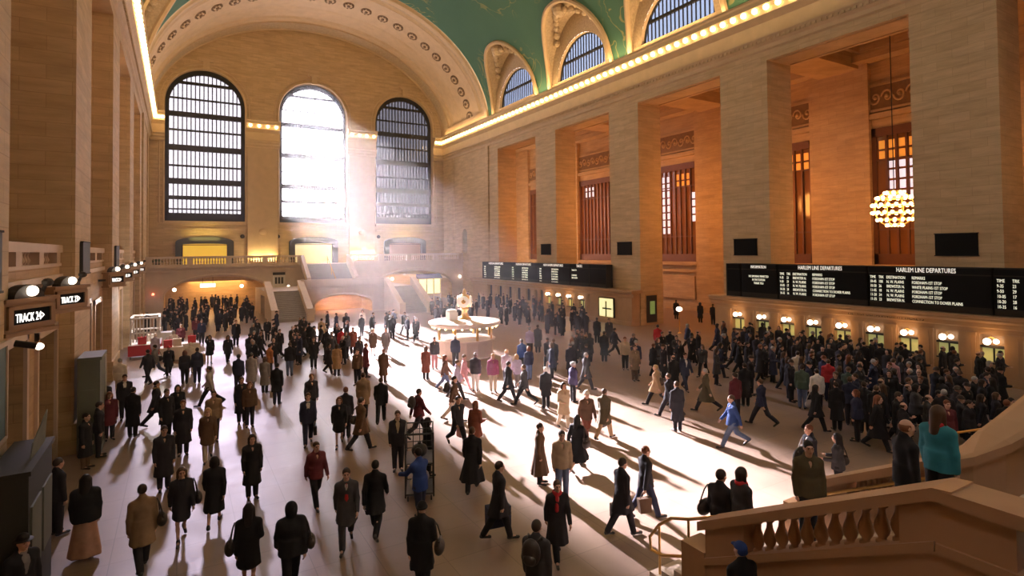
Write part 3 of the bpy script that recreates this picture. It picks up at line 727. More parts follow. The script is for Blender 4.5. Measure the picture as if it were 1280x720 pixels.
# brass handrails
mb = MB()
mb.tube([loc(p) for p in ((8.1, 6.75, railz(6.75)-.05), (8.1, 7.35, 1.52), (8.1, 7.8, 1.36), (8.08, 8.1, 1.12), (8.02, 8.3, .82), (8.0, 8.25, .6), (8.05, 8.0, .58), (8.1, 7.4, .82), (8.1, 6.8, 1.12))], .03, 8)
for y, z in ((7.38, 1.5), (8.12, 1.08)): mb.tube([loc((8.1, y, 0)), loc((8.1, y, z))], .025, 8)
mb.build('handrail', 'brass', w)
mb = MB(); mb.tube([loc((10.42, y, railz(y)-.28)) for y in (6.4, 5.4, 4.5)], .025, 8)
for y in (6.2, 5.4, 4.6): mb.tube([loc((10.42, y, railz(y)-.28)), loc((10.5, y, railz(y)-.35))], .02, 6)
mb.tube([loc(p) for p in ((12.2, 3.9, 2.63), (12.2, 3.9, 3.5))], .03, 8)
mb.build('handrail', 'brass', w)
# second, farther flight (only its newel and brass rails show)
w2 = struct(empty('trim_far_newel', (18.5, 5.2, 0)))
mb = MB(); mb.box(-.25, -2.5, 0, .25, 1.6, 1.4); mb.prism([(-.25, -2.5, 1.4), (-.25, -2.5, 3.2), (-.25, 1.0, 1.7), (-.25, 1.6, 1.4)], (.5, 0, 0)); mb.build('newel', 'stair_warm', w2)
mb = MB(); mb.tube([(0, 1.4, 1.6), (0, 2.4, 1.15), (0, 2.9, .9)], .03, 8); mb.tube([(0, 1.4, 1.2), (0, 2.8, .6)], .02, 8)
for y, z in ((2.0, 1.3), (2.9, .9)): mb.tube([(0, y, 0), (0, y, z)], .02, 8)
mb.build('handrail', 'brass', w2)

# ---- ticket offices with departure boards
XT = 32.7
RX = Matrix(((0, 0, -1, 0), (-1, 0, 0, 0), (0, 1, 0, 0), (0, 0, 0, 1)))    # text frame: x along -Y, y up, facing -X
def txt(parent, body, y, z, size, mat, name='lettering', align='LEFT', line=1.0, sx=1.0, x=0):
    m_ = RX.copy(); m_.translation = Vector((x, y, z)); return text(body, name, size, mat, parent, m_, align, 1.0, line, sx)
M['ticket_stone'] = plain('ticket_hall_marble', (.46, .29, .16), .4, noise=.16, scale=2)
def ticket_office(label, ya, yb, lit, dark, zt, case=None):
    t = tag(empty('ticket_office', (XT, ya, 0)), label, 'ticket office', 'ticket offices under the boards')
    L = yb-ya; mb = MB()
    cen = sorted(lit+dark); spans = []
    hw = .46
    y = 0
    for c in cen:
        c -= ya
        mb.box(0, y, 0, .9, c-hw, 2.3); mb.box(0, c-hw, 0, .9, c+hw, 1.0); mb.box(.35, c-hw, 1.0, .9, c+hw, 2.3); y = c+hw
    if case: pass
    mb.box(0, y, 0, .9, L, 2.3); mb.box(0, 0, 2.3, .9, L, zt-.12)
    mb.build('facade', 'ticket_stone', t)
    mb = MB()
    mb.grid([[(-d, y, z) for d, z in ((0, zt-.55), (.08, zt-.5), (.1, zt-.3), (.3, zt-.18), (.3, zt-.08), (.36, zt-.04), (.36, zt+.06), (-.92, zt+.06))] for y in (-.3, L+.3)])
    mb.box(-.30, -.3, zt-.2, .92, -.28, zt+.05); mb.box(-.30, L+.28, zt-.2, .92, L+.3, zt+.05)
    mb.box(-.08, 0, 0, 0, L, .35)
    mb.build('ledge', 'ticket_stone', t)
    allc = [c-ya for c in cen]
    for a, b in zip([allc[0]-1.7]+allc, allc+[allc[-1]+1.7]):             # pilasters
        c = (a+b)/2
        if b-a < 3.2:
            p = MB(); p.box(-.07, c-.28, .35, 0, c+.28, 2.3); p.box(-.10, c-.1, .4, -.07, c+.1, 2.25); p.box(-.11, c-.32, 2.2, 0, c+.32, 2.36); p.build('pilaster', 'ticket_stone', t)
    for c in lit:
        c -= ya; o = empty('ticket_window', (0, c, 1.0), 0, t)
        mb = MB(); mb.box(.28, -hw, 0, .34, hw, .68); mb.build('lit_booth', 'booth_yellow', o)
        mb = MB(); mb.box(.0, -hw, .68, .3, hw, .78); mb.box(-.05, -hw, -.06, .3, hw, 0); mb.box(.2, -.03, 0, .26, .03, .7); mb.build('counter', 'bronze_dark', o)
        mb = MB(); mb.sphere((-.12, .14, .98), .16, 12, 8); mb.build('lamp_globe', 'lamp_white', o, True)
        mb = MB(); mb.sphere((-.10, -.2, 1.02), .12, 10, 6); mb.build('lamp_globe', 'lamp_white', o, True)
        mb = MB(); mb.tube([(0, 0, 1.25), (-.1, 0, 1.22), (-.12, .14, 1.1)], .02, 6); mb.tube([(-.1, 0, 1.22), (-.10, -.2, 1.12)], .02, 6); mb.build('lamp_bracket', 'brass', o)
    for c in dark:
        c -= ya; o = empty('ticket_window', (0, c, 1.0), 0, t)
        mb = MB(); mb.box(.25, -hw, 0, .33, hw, 1.3); mb.build('shutter', 'doorway_dark', o)
        mb = MB(); mb.box(-.02, -hw, -.06, .3, hw, 0); mb.build('counter', 'ticket_stone', o)
    if case:
        a, b = case; mb = MB(); mb.box(-.12, a-ya, .55, -.02, b-ya, 2.15); mb.build('display_case', 'booth_bright', t)
        mb = MB(); mb.box(-.18, a-ya+.25, 1.2, -.12, b-ya-.5, 1.32); mb.box(-.18, a-ya+.9, .55, -.12, a-ya+1.0, 1.9)
        for q in (a-ya-.08, b-ya): mb.box(-.16, q, .5, 0, q+.08, 2.2)
        mb.box(-.16, a-ya, 2.15, 0, b-ya, 2.22); mb.build('case_frame', 'board_frame', t)
    return t
near_t = ticket_office('near ticket office with nine lamplit windows under the large board', 8.0, 27.0, [25.08, 23.26, 21.52, 19.83, 18.13, 16.41, 14.77, 13.04, 11.26, 9.5], [], 3.12)
txt(near_t, 'METROPOLITAN-NORTH TICKETS', 17.75-8.0, 2.68, .30, 'board_frame', 'engraved_lettering', sx=.82, x=-.09)
far_t = ticket_office('far ticket office with four lit windows and a bright case', 35.5, 65.0, [47.77, 45.94, 44.2, 42.32], [60.3, 57.95, 55.7, 53.76, 51.75, 50.0, 49.1], 2.95, (37.7, 39.6))
M['cream_strip'] = emit('lit_strip', (1, .94, .84), 1.1)

def board(label, ya, yb, z0, z1, panels):
    """panels: (y of left edge, y of right edge, header, columns [(fraction, text)], header size, row size)"""
    t = tag(empty('departure_board', (XT+.1, ya, z0)), label, 'departure board', 'departure boards over the ticket offices')
    H = z1-z0; L = yb-ya
    mb = MB(); mb.box(0, 0, 0, .7, L, H); mb.build('housing', 'board_frame', t)
    for yl, yr, head, cols, hs, rs, sx in panels:
        p = MB(); p.box(-.03, yr-ya+.06, .32, 0, yl-ya-.06, H-.40); p.box(-.035, yr-ya+.06, H-.34, 0, yl-ya-.06, H-.05)
        for e in (yl, yr): p.box(-.06, e-ya-.03, 0, 0, e-ya+.03, H, 1)
        p.box(-.05, yr-ya, .26, 0, yl-ya, .32, 1); p.box(-.05, yr-ya, H-.40, 0, yl-ya, H-.34, 1)
        po = p.build('panel', ['board_black', 'board_frame'], t)
        if head: txt(po, head, (yl+yr)/2-ya, H-.29, hs, 'board_head', 'heading', 'CENTER', sx=sx, x=-.04)
        for fr, body, al in cols: txt(po, body, yl-ya-(yl-yr)*fr, H-.40-.26, rs, 'board_text', 'lettering', al, 1.12, sx, x=-.04)
    return t
c1 = 'TIME\n9-35\n9-50\n10-05\n10-20\n10-35'; k1 = 'TRK\n23\n29\n17\n28\n16'
d1 = 'DESTINATION\nBREWSTER N.\nN. W. PLAINS\nN. W. PLAINS\nBREWSTER N.\nN. W. PLAINS'
r1 = 'REMARKS\nFORDHAM-1ST STOP\nFORDHAM-1ST STOP\nFORDHAM-1ST STOP\nCONNECTION TO DOVER PLAINS\nFORDHAM-1ST STOP'
c2 = 'TIME\n10-45\n10-50\n11-05\n11-20\n11-35'; k2 = 'TRK\n108\n26\n18\n34\n23'
d2 = 'DESTINATION\nN. W. PLAINS\nBREWSTER N.\nN. W. PLAINS\nN. W. PLAINS\nBREWSTER N.'
r2 = 'REMARKS\nFORDHAM-1ST STOP\nWHITE PLAINS-1ST STOP\nFORDHAM-1ST STOP\nFORDHAM-1ST STOP\nCONNECTION TO DOVER PLAINS'
def yp(px): return at(px, 345, 0, XT)[1]
board('large near departure board with two headed train columns above lamplit windows', 4.0, 26.0, 3.20, 5.42, [
    (26.0, yp(925), '', [], .2, .2, 1), (yp(925), yp(971), 'INFORMATION', [(.5, '\nNO SMOKING PERMITTED\nIN THE STATION\nTHANK YOU', 'CENTER')], .27, .2, .62),
    (yp(971), yp(1084), 'HARLEM LINE DEPARTURES', [(.03, c1, 'LEFT'), (.115, k1, 'LEFT'), (.19, d1, 'LEFT'), (.42, r1, 'LEFT')], .33, .215, .66),
    (yp(1084), yp(1240), 'HARLEM LINE DEPARTURES', [(.02, c2, 'LEFT'), (.10, k2, 'LEFT'), (.17, d2, 'LEFT'), (.39, r2, 'LEFT')], .33, .215, .66),
    (yp(1240), 4.0, 'HARLEM LINE DEPARTURES', [(.02, c1, 'LEFT'), (.10, k1, 'LEFT'), (.17, d1, 'LEFT'), (.39, r1, 'LEFT')], .33, .215, .66)])
nh = 'HUDSON DEPARTURES'; nn_ = 'NEW HAVEN DEPARTURES'
board('smaller far departure board with four lit panels beyond the information booth', 38.8, 62.4, 3.03, 5.1, [
    (62.4, 55.6, nh, [(.06, c1, 'LEFT'), (.45, d1, 'LEFT')], .34, .22, 1.0), (55.6, 49.9, nh, [(.06, c2, 'LEFT'), (.45, d2, 'LEFT')], .34, .22, .9),
    (49.9, 44.2, nn_, [(.06, c1, 'LEFT'), (.45, d1, 'LEFT')], .34, .22, .85), (44.2, 41.2, 'TRACKS', [(.1, 'TRAINS TO\n\nSTAMFORD\nNEW HAVEN', 'LEFT')], .34, .22, .7), (41.2, 38.8, '', [], .2, .2, 1)])

# ---- green lit doorway between the offices, stair passage details
# ---- information booth with the four-faced clock
b = tag(empty('information_booth', (15.4, 31.8, 0)), 'round white information booth with a four faced ball clock on top', 'booth')
def ngon(mb, prof, n=16, m=0): mb.lathe(prof, n=n, m=m)
M['booth_marble'] = plain('booth_marble', (.72, .62, .54), .35, noise=.12, scale=3)
M['booth_glass'] = glass('booth_glass', (.85, .87, .86))
mb = MB(); ngon(mb, [(1.85, 0), (1.85, .12), (1.75, .14), (1.75, .95), (1.92, 1.0), (1.92, 1.08), (1.6, 1.1)]); mb.build('counter', 'booth_marble', b)
for k in range(8):
    a = 2*math.pi*k/8; mb = MB(); mb.box(-.06, -.06, 1.05, .06, .06, 2.05); o = mb.build('post', 'brass', b, loc=(1.72*math.cos(a), 1.72*math.sin(a), 0)); o.rotation_euler[2] = a
mb = MB(); mb.lathe([(1.70, 1.08), (1.70, 1.9)], n=16, cap=False); mb.build('glass_screen', 'booth_glass', b)
mb = MB(); ngon(mb, [(2.0, 1.86), (2.15, 1.9), (2.2, 2.0), (2.25, 2.08), (2.2, 2.15), (1.2, 2.22), (.5, 2.26)], 24); mb.build('roof', 'booth_marble', b)
mb = MB()
for k in range(24): a = 2*math.pi*k/24; mb.sphere((2.02*math.cos(a), 2.02*math.sin(a), 1.84), .06, 6, 4)
mb.build('roof_bulb', 'bulb', b)
c = empty('clock', (0, 0, 2.24), 0, b)
mb = MB(); mb.lathe([(.42, 0), (.42, .08), (.25, .14), (.2, .3), (.16, .5), (.24, .56), (.3, .62), (.16, .7)], n=16); mb.build('pedestal', 'brass', c, True)
mb = MB(); mb.sphere((0, 0, 1.1), .46, 20, 14); mb.build('ball', 'brass', c, True)
mb = MB(); mb.lathe([(.1, 1.5), (.16, 1.56), (.1, 1.62), (.12, 1.7), (.07, 1.82), (.01, 1.9)], n=10); mb.build('finial', 'brass', c, True)
M['clock_face'] = emit('opal_clock_face', (1, .9, .72), .25)
for k in range(4):
    a = math.pi/2*k+math.radians(-35); f = MB(); f.lathe([(.36, .34), (.36, .40), (.33, .43), (.01, .44)], n=20, ax=0)
    f.box(.44, -.012, -.012, .455, .012, .26, 1); f.box(.44, -.02, -.012, .455, .16, .015, 1)
    o = f.build('clock_face', ['clock_face', 'black'], c, loc=(0, 0, 1.1)); o.rotation_euler[2] = a
mb = MB(); mb.box(-.55, -.3, 2.25, .0, .3, 2.7); mb.sphere((-.3, 0, 2.75), .32, 8, 6, 0, (1.2, 1, .5)); mb.build('leaflet_stack', 'paper', b, loc=(-.55, .1, 0))

# ---- chandelier
ch = tag(empty('chandelier', (40.5, 18.9, 8.95)), 'globe chandelier of bare glowing bulbs hanging between the two nearest right piers', 'chandelier')
mb = MB(); mb.tube([(0, 0, 1.2), (0, 0, 12.2)], .03, 6); mb.lathe([(.2, 12.0), (.3, 12.3)], n=10); mb.build('rod', 'iron', ch)
mb = MB()
for z, r in ((-1.05, .5), (-.7, .95), (-.25, 1.2), (.25, 1.2), (.7, .95), (1.05, .5)):
    mb.tube([(r*.92*math.cos(a), r*.92*math.sin(a), z) for a in np.linspace(0, 2*math.pi, 25)], .045, 6)
for k in range(8):
    a = math.pi*k/4; mb.tube([(1.2*math.cos(a)*math.cos(e), 1.2*math.sin(a)*math.cos(e), 1.2*math.sin(e)) for e in np.linspace(-1.4, 1.4, 12)], .03, 6)
mb.build('gilt_frame', 'gold', ch)
bm = MB(); bm.sphere((0, 0, 0), .115, 8, 6); cb = bm.mesh('chandelier_bulb', 'chand_bulb', True)
nbulb = 0
for z, r, n in ((-1.08, .45, 7), (-.72, .98, 14), (-.25, 1.24, 18), (.25, 1.24, 18), (.72, .98, 14), (1.05, .52, 8)):
    for k in range(n): a = 2*math.pi*(k+.5*(z > 0))/n; inst(cb, 'bulb', ch, (r*math.cos(a), r*math.sin(a), z))

# ---- left wall: gallery fronts, gates, track signs
infill = MB()
XI = XL-.4
for k in range(5):
    n, f = opening(k)
    gates = [(n+.85, n+3.55, 4.4), (n+5.0, n+7.6, 4.2)]
    y = n
    for a, b_, h in gates:
        infill.box(XI-.7, y, 0, XI, a, 4.6); infill.box(XI-.7, a, h, XI, b_, 4.6); y = b_
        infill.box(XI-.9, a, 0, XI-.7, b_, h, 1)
        infill.box(XI, a-.2, 0, XI+.08, a, h+.2, 2); infill.box(XI, b_, 0, XI+.08, b_+.2, h+.2, 2); infill.box(XI, a-.2, h, XI+.08, b_+.2, h+.22, 2)
    infill.box(XI-.7, y, 0, XI, f, 4.6); infill.box(XI-.7, n, 4.6, XI, f, 6.2)
    infill.box(XI-.05, n, 5.72, XI+.1, f, 5.9, 2); infill.box(XI-.7, n, 6.58, XI+.08, f, 6.82, 2); infill.box(XI-.7, n, 6.15, XI+.05, f, 6.24, 2)
    for q in range(4): y = n+.1+q*(f-n-.6)/3; infill.box(XI-.5, y-.1, 6.2, XI+.02, y+.5, 6.6, 2)
struct(infill.build('wall_left_gallery', ['stone_warm', 'doorway_dark', 'stone_trim']))
for k in range(3, 5):
    n, f = opening(k); hold = struct(empty('trim_left_balustrade', (XI-.2, n, 6.22)))
    for g in range(3):
        y0 = .1+g*(f-n-.6)/3+.6; L = (f-n-.6)/3-.7
        for j in range(7): inst(M_BAL_L, 'baluster', hold, (0, y0+.05+L*j/6, 0))
tag((lambda m_: m_.build('blackboard', 'bronze_dark', loc=(XI-.1, 27.1, 6.83)))((lambda q: (q.box(-.08, 0, 0, 0, 3.1, .6), q.box(-.1, -.05, -.02, .02, 3.15, .03), q.box(-.1, -.05, .58, .02, 3.15, .63), q)[-1])(MB())), 'dark panel standing on the left gallery ledge behind the balusters', 'panel')

M['sign_frame'] = plain('bronze_sign_frame', (.30, .19, .11), .4, .2, noise=.15)
def track_sign(label, y, word, lamp=True):
    d = Vector((.44, .898, 0)); nrm = Vector((.898, -.44, 0))
    t = tag(empty('track_sign', (XL, y, 4.95)), label, 'sign', 'lit signs over the track gates')
    rot = Matrix(((d.x, 0, nrm.x, 0), (d.y, 0, nrm.y, 0), (0, 1, 0, 0), (0, 0, 0, 1)))          # x along, y up, z out
    def P(u, v, w_): return rot @ Vector((u, v, w_))
    mb = MB()
    def bx(u0, v0, w0, u1, v1, w1, m=0):
        c = [P(a, b2, c2) for c2 in (w0, w1) for a, b2 in ((u0, v0), (u1, v0), (u1, v1), (u0, v1))]; i = len(mb.v); mb.v += [tuple(q) for q in c]
        for f_ in ((0, 3, 2, 1), (4, 5, 6, 7), (0, 1, 5, 4), (1, 2, 6, 5), (2, 3, 7, 6), (3, 0, 4, 7)): mb.f.append(tuple(i+k2 for k2 in f_)); mb.m.append(m)
    bx(0, 0, -.25, 1.35, .62, 0); bx(-.03, .6, -.3, 1.4, .68, .06); bx(-.03, -.06, -.3, 1.4, .02, .06)
    bx(.05, .08, 0, 1.3, .16, .05); bx(.05, .46, 0, 1.3, .54, .05); bx(.05, .08, 0, .17, .54, .05); bx(1.18, .08, 0, 1.3, .54, .05)
    mb.build('case', 'sign_frame', t)
    mb = MB(); bx(.17, .16, 0, 1.18, .46, .015); mb.build('face', 'board_black', t)
    m_ = rot.copy(); m_.translation = P(.24, .205, .03); text(word, 'lettering', .25, 'sign_light', t, m_, sx=.60)
    mb = MB(); c = P(.62, .68, -.1)
    pts = [P(.62-.40*math.cos(a), .68+.27*math.sin(a), -.2) for a in np.linspace(0, math.pi, 13)]; mb.prism(pts, nrm*.22); mb.build('crest', 'bronze_dark', t)
    mb = MB(); mb.sphere(P(.62, .82, .06), .11, 12, 8); mb.build('lamp_globe', 'lamp_white', t, True)
    mb = MB(); mb.tube([P(1.05, .66, -.1), P(.95, .95, .1), P(1.0, 1.0, .2)], .04, 6); mb.sphere(P(.92, .98, .15), .09, 8, 5, 0, (1.2, 1, 1)); mb.tube([P(0, .3, -.12), Vector((-.4, .0, .3))], .05, 6); mb.build('bracket', 'bronze_dark', t)
    return t
for y, lb, wd in ((14.5, 'lit track sign nearest the camera on the left wall', 'TRACK 24>'), (19.6, 'second lit track sign along the left wall, partly behind the first', 'TRACK 23>'), (33.6, 'third lit track sign along the left wall', 'TRACK 21>'), (39.8, 'fourth lit track sign along the left wall', 'TRACK 19>'), (47.0, 'fifth lit track sign along the left wall', 'TRACK 17>'), (55.0, 'farthest lit track sign along the left wall', 'TRACK 15>')): track_sign(lb, y, wd)
g = tag(empty('globe_lamp', (XL+.35, 15.6, 4.55)), 'small white lamp under the nearest track sign', 'lamp'); mb = MB(); mb.sphere((0, 0, 0), .075, 10, 7, 0, (1.2, 1, 1)); mb.build('globe', 'lamp_white', g, True); mb = MB(); mb.tube([(0, 0, 0), (-.4, 0, .1)], .07, 8); mb.build('stem', 'black', g)
# tall grey green cabinet and other furniture along the left wall
t = tag(empty('cabinet', (XL+.42, 22.9, 0)), 'tall grey green cabinet standing against the left wall', 'cabinet')
mb = MB(); mb.box(-.3, 0, 0, .3, 1.5, 3.05); mb.box(-.3, -.04, 3.05, .35, 1.54, 3.15); mb.box(-.3, -.02, 0, .33, 1.52, .2)
mb.build('body', 'teal', t); mb = MB(); [mb.box(-.22, -.02, .4+q*.9, .22, -.002, 1.2+q*.9) for q in range(3)]; mb.build('panel', 'teal', t); mb = MB(); mb.box(.3, 1.5, .3, .34, 1.56, 3.0); mb.build('edge_strip', 'white', t)
t = tag(empty('kiosk', (XL+.5, 12.7, 0)), 'dark green grey booth at the lower left corner by the wall', 'kiosk')
mb = MB(); mb.box(-.4, 0, 0, .2, 2.1, 2.7); mb.box(-.4, -.05, 2.7, .24, 2.15, 2.78); mb.build('body', plain('dark_green_paint', (.016, .019, .017), .6), t)
mb = MB(); mb.box(.2, .15, .9, .23, .95, 2.1); mb.box(.2, 1.15, .9, .23, 1.95, 2.1); mb.build('panel', 'teal', t); mb = MB(); mb.prism([(.1, .6, 2.78), (.14, .6, 3.1), (.14, 1.9, 3.4), (.1, 1.9, 2.78)], (.02, 0, 0)); mb.build('poster', plain('dim_poster', (.12, .13, .10), .8, noise=.4, scale=3), t)
t = tag(empty('poster_frame', (XL, 12.2, 3.0)), 'teal poster in a light frame at the left edge', 'poster')
mb = MB(); mb.box(0, 0, 0, .03, 2.3, 1.75); mb.sphere((.03, 1.6, .75), .5, 10, 6, 1, (.02, .6, 1.2)); mb.build('print', [plain('teal_print', (.05, .11, .12), .5, noise=.4, scale=2), plain('sage_print', (.22, .25, .17), .6)], t); mb = MB(); mb.box(0, -.06, 1.75, .06, 2.36, 1.85); mb.box(0, 2.3, 0, .06, 2.36, 1.8); mb.box(0, -.06, -.06, .06, 2.36, 0); mb.build('frame', 'stone_trim', t)

# ---- bright stall by the left wall
def thing(name, loc_, label, cat, group=None, rz=0): return tag(empty(name, loc_, rz), label, cat, group)
t = thing('market_stall', (-1.9, 43.5, 0), 'white craft stall with slatted rack in the sunlight by the left wall', 'stall')
mb = MB()
for x in (-.6, .9):
    for y in (-1.2, 1.2): mb.box(x-.05, y-.05, 0, x+.05, y+.05, 2.5)
for z in (2.42, 1.5): mb.box(-.65, -1.25, z, .95, -1.15, z+.1); mb.box(-.65, 1.15, z, .95, 1.25, z+.1); mb.box(-.65, -1.25, z, -.55, 1.25, z+.1); mb.box(.85, -1.25, z, .95, 1.25, z+.1)
mb.build('frame', 'white', t)
mb = MB()
for q in range(8): mb.box(-.5+q*.18, -1.24, 1.0, -.43+q*.18, -1.2, 2.42)
mb.build('rack_slats', 'white', t)
mb = MB(); mb.box(-.7, -1.6, .78, 1.0, 1.3, .86); mb.build('table_top', 'white', t); mb = MB(); mb.box(-.72, -1.62, .2, 1.02, -1.6, .84); mb.box(1.0, -1.6, .2, 1.02, 1.3, .84); mb.build('table_skirt', 'red', t)
for i, (x, y, col, lb) in enumerate(((-.3, 40.6, 'white', 'first white draped display table beyond the stall on the left'), (.6, 41.8, 'white', 'white draped display table right of the slatted stall'), (-.9, 48.5, 'white', 'white display table behind the slatted stall'))):
    t = thing('display_table', (x, y, 0), lb, 'table', 'display tables by the left wall')
    mb = MB(); mb.box(-.6, -.5, .74, .6, .5, .8); mb.build('table_top', col, t)
    mb = MB(); n = 40; ring = [(.6*(1+.03*math.sin(9*a))*(math.copysign(min(1, abs(math.cos(a))*1.3), math.cos(a))), .5*(1+.03*math.sin(9*a))*(math.copysign(min(1, abs(math.sin(a))*1.3), math.sin(a)))) for a in np.linspace(0, 2*math.pi, n)]
    mb.grid([[(u, v, .8) for u, v in ring], [(u*1.06, v*1.06, .05) for u, v in ring]]); mb.build('cloth', col, t)
for i, (x, y, z, c, lb) in enumerate(((-.5, 40.4, .8, 'red', 'red box on the first white display table'), (.0, 40.8, .8, 'paper', 'cream box on the first white display table'), (.8, 41.7, .8, 'red', 'red box on the table right of the stall'), (-1.9, 42.3, .87, 'red', 'red bundle on the stall table'), (-1.5, 43.5, .87, 'paper', 'white parcel on the stall table'), (.45, 38.6, 0, 'red', 'red bag standing on the floor by the stall'), (1.25, 38.9, 0, 'sand', 'sandy cardboard carton on the floor by the stall'))):
    M.setdefault('sand', plain('cardboard', (.62, .42, .22), .8))
    mb = MB(); mb.box(-.22, -.18, 0, .22, .18, .42); mb.box(-.23, -.19, .36, .23, .19, .44); mb.tube([(-.12, 0, .44), (-.08, 0, .56), (.08, 0, .56), (.12, 0, .44)], .015, 5)
    tag(mb.build('parcel', c, loc=(x, y, z)), lb, 'parcel', 'goods on the stall')

# ---- wire cage trolley
t = thing('cage_trolley', (5.6, 14.4, 0), 'tall wire cage trolley with sacks in the middle of the concourse', 'trolley', None, math.radians(-22))
mb = MB()
for x in (-.36, .36):
    for y in (-.5, .5): mb.tube([(x, y, .12), (x, y, 1.75)], .022, 6)
for z in (.2, 1.75):
    for a, b_ in (((-.36, -.5), (.36, -.5)), ((.36, -.5), (.36, .5)), ((.36, .5), (-.36, .5)), ((-.36, .5), (-.36, -.5))): mb.tube([(*a, z), (*b_, z)], .02, 6)
mb.build('frame', 'black', t)
mb = MB()
for q in range(1, 9):
    z = .2+1.55*q/9
    for x in (-.36, .36): mb.tube([(x, -.5, z), (x, .5, z)], .010, 5)
    mb.tube([(-.36, .5, z), (.36, .5, z)], .010, 5)
for q in range(1, 6):
    for x in (-.36, .36): mb.tube([(x, -.5+q/6, .2), (x, -.5+q/6, 1.75)], .010, 5)
for q in range(1, 4): mb.tube([(-.36+.18*q, .5, .2), (-.36+.18*q, .5, 1.75)], .010, 5)
mb.build('wire_mesh', 'black', t)
mb = MB(); mb.box(-.36, -.5, .16, .36, .5, .2); mb.build('shelf', 'steel', t); mb = MB(); mb.box(-.36, -.45, .95, .36, .5, .98); mb.build('shelf', 'steel', t)
for x in (-.3, .3):
    for y in (-.43, .43): mb = MB(); mb.lathe([(.07, -.02), (.07, .02)], (x, y, .07), 10, 0, 0); mb.build('caster', 'black', t)
for x, y, z, s_, c, lb in ((-.05, -.24, .21, .21, 'paper', 'pale spotted sack low in the wire trolley'), (.05, .23, .21, .21, 'steel', 'grey sack low in the wire trolley'), (0, 0, .99, .22, 'black', 'dark sack on the upper trolley shelf')):
    mb = MB(); mb.sphere((0, 0, s_*.8), s_, 12, 8, 0, (1, 1, .8)); mb.tube([(0, 0, s_*1.5), (0, .02, s_*1.75)], .05, 8)
    ca, sa = math.cos(math.radians(-22)), math.sin(math.radians(-22))
    tag(mb.build('sack', c, smooth=True, loc=(5.6+x*ca-y*sa, 14.4+x*sa+y*ca, z)), lb, 'sack', 'sacks in the trolley')
t = thing('post_lamp', (33.0, 30.6, 0), 'white mushroom lamp on a post at the corner of the near ticket office', 'lamp'); mb = MB(); mb.tube([(0, 0, 0), (0, 0, 1.75)], .04, 8); mb.lathe([(.15, 0), (.12, .08), (.04, .12)], n=10); mb.build('post', 'brass', t); mb = MB(); mb.sphere((0, 0, 1.85), .2, 12, 8, 0, (1.2, 1.2, .9)); mb.build('globe', 'lamp_white', t, True)
mb = MB(); mb.box(-.02, -.6, .2, .05, .6, 2.5); mb.box(0, -.7, 0, .08, -.6, 2.6, 1); mb.box(0, .6, 0, .08, .7, 2.6, 1); mb.box(0, -.7, 2.5, .08, .7, 2.6, 1); mb.box(-.04, -.35, .9, 0, .2, 2.0, 2)
d_ = mb.build('door_10', ['bronze_dark', 'stone_warm', emit('green_door_light', (.25, .4, .12), .35)], loc=(34.9, 35.5-.06, 0), rz=math.pi/2); struct(d_)
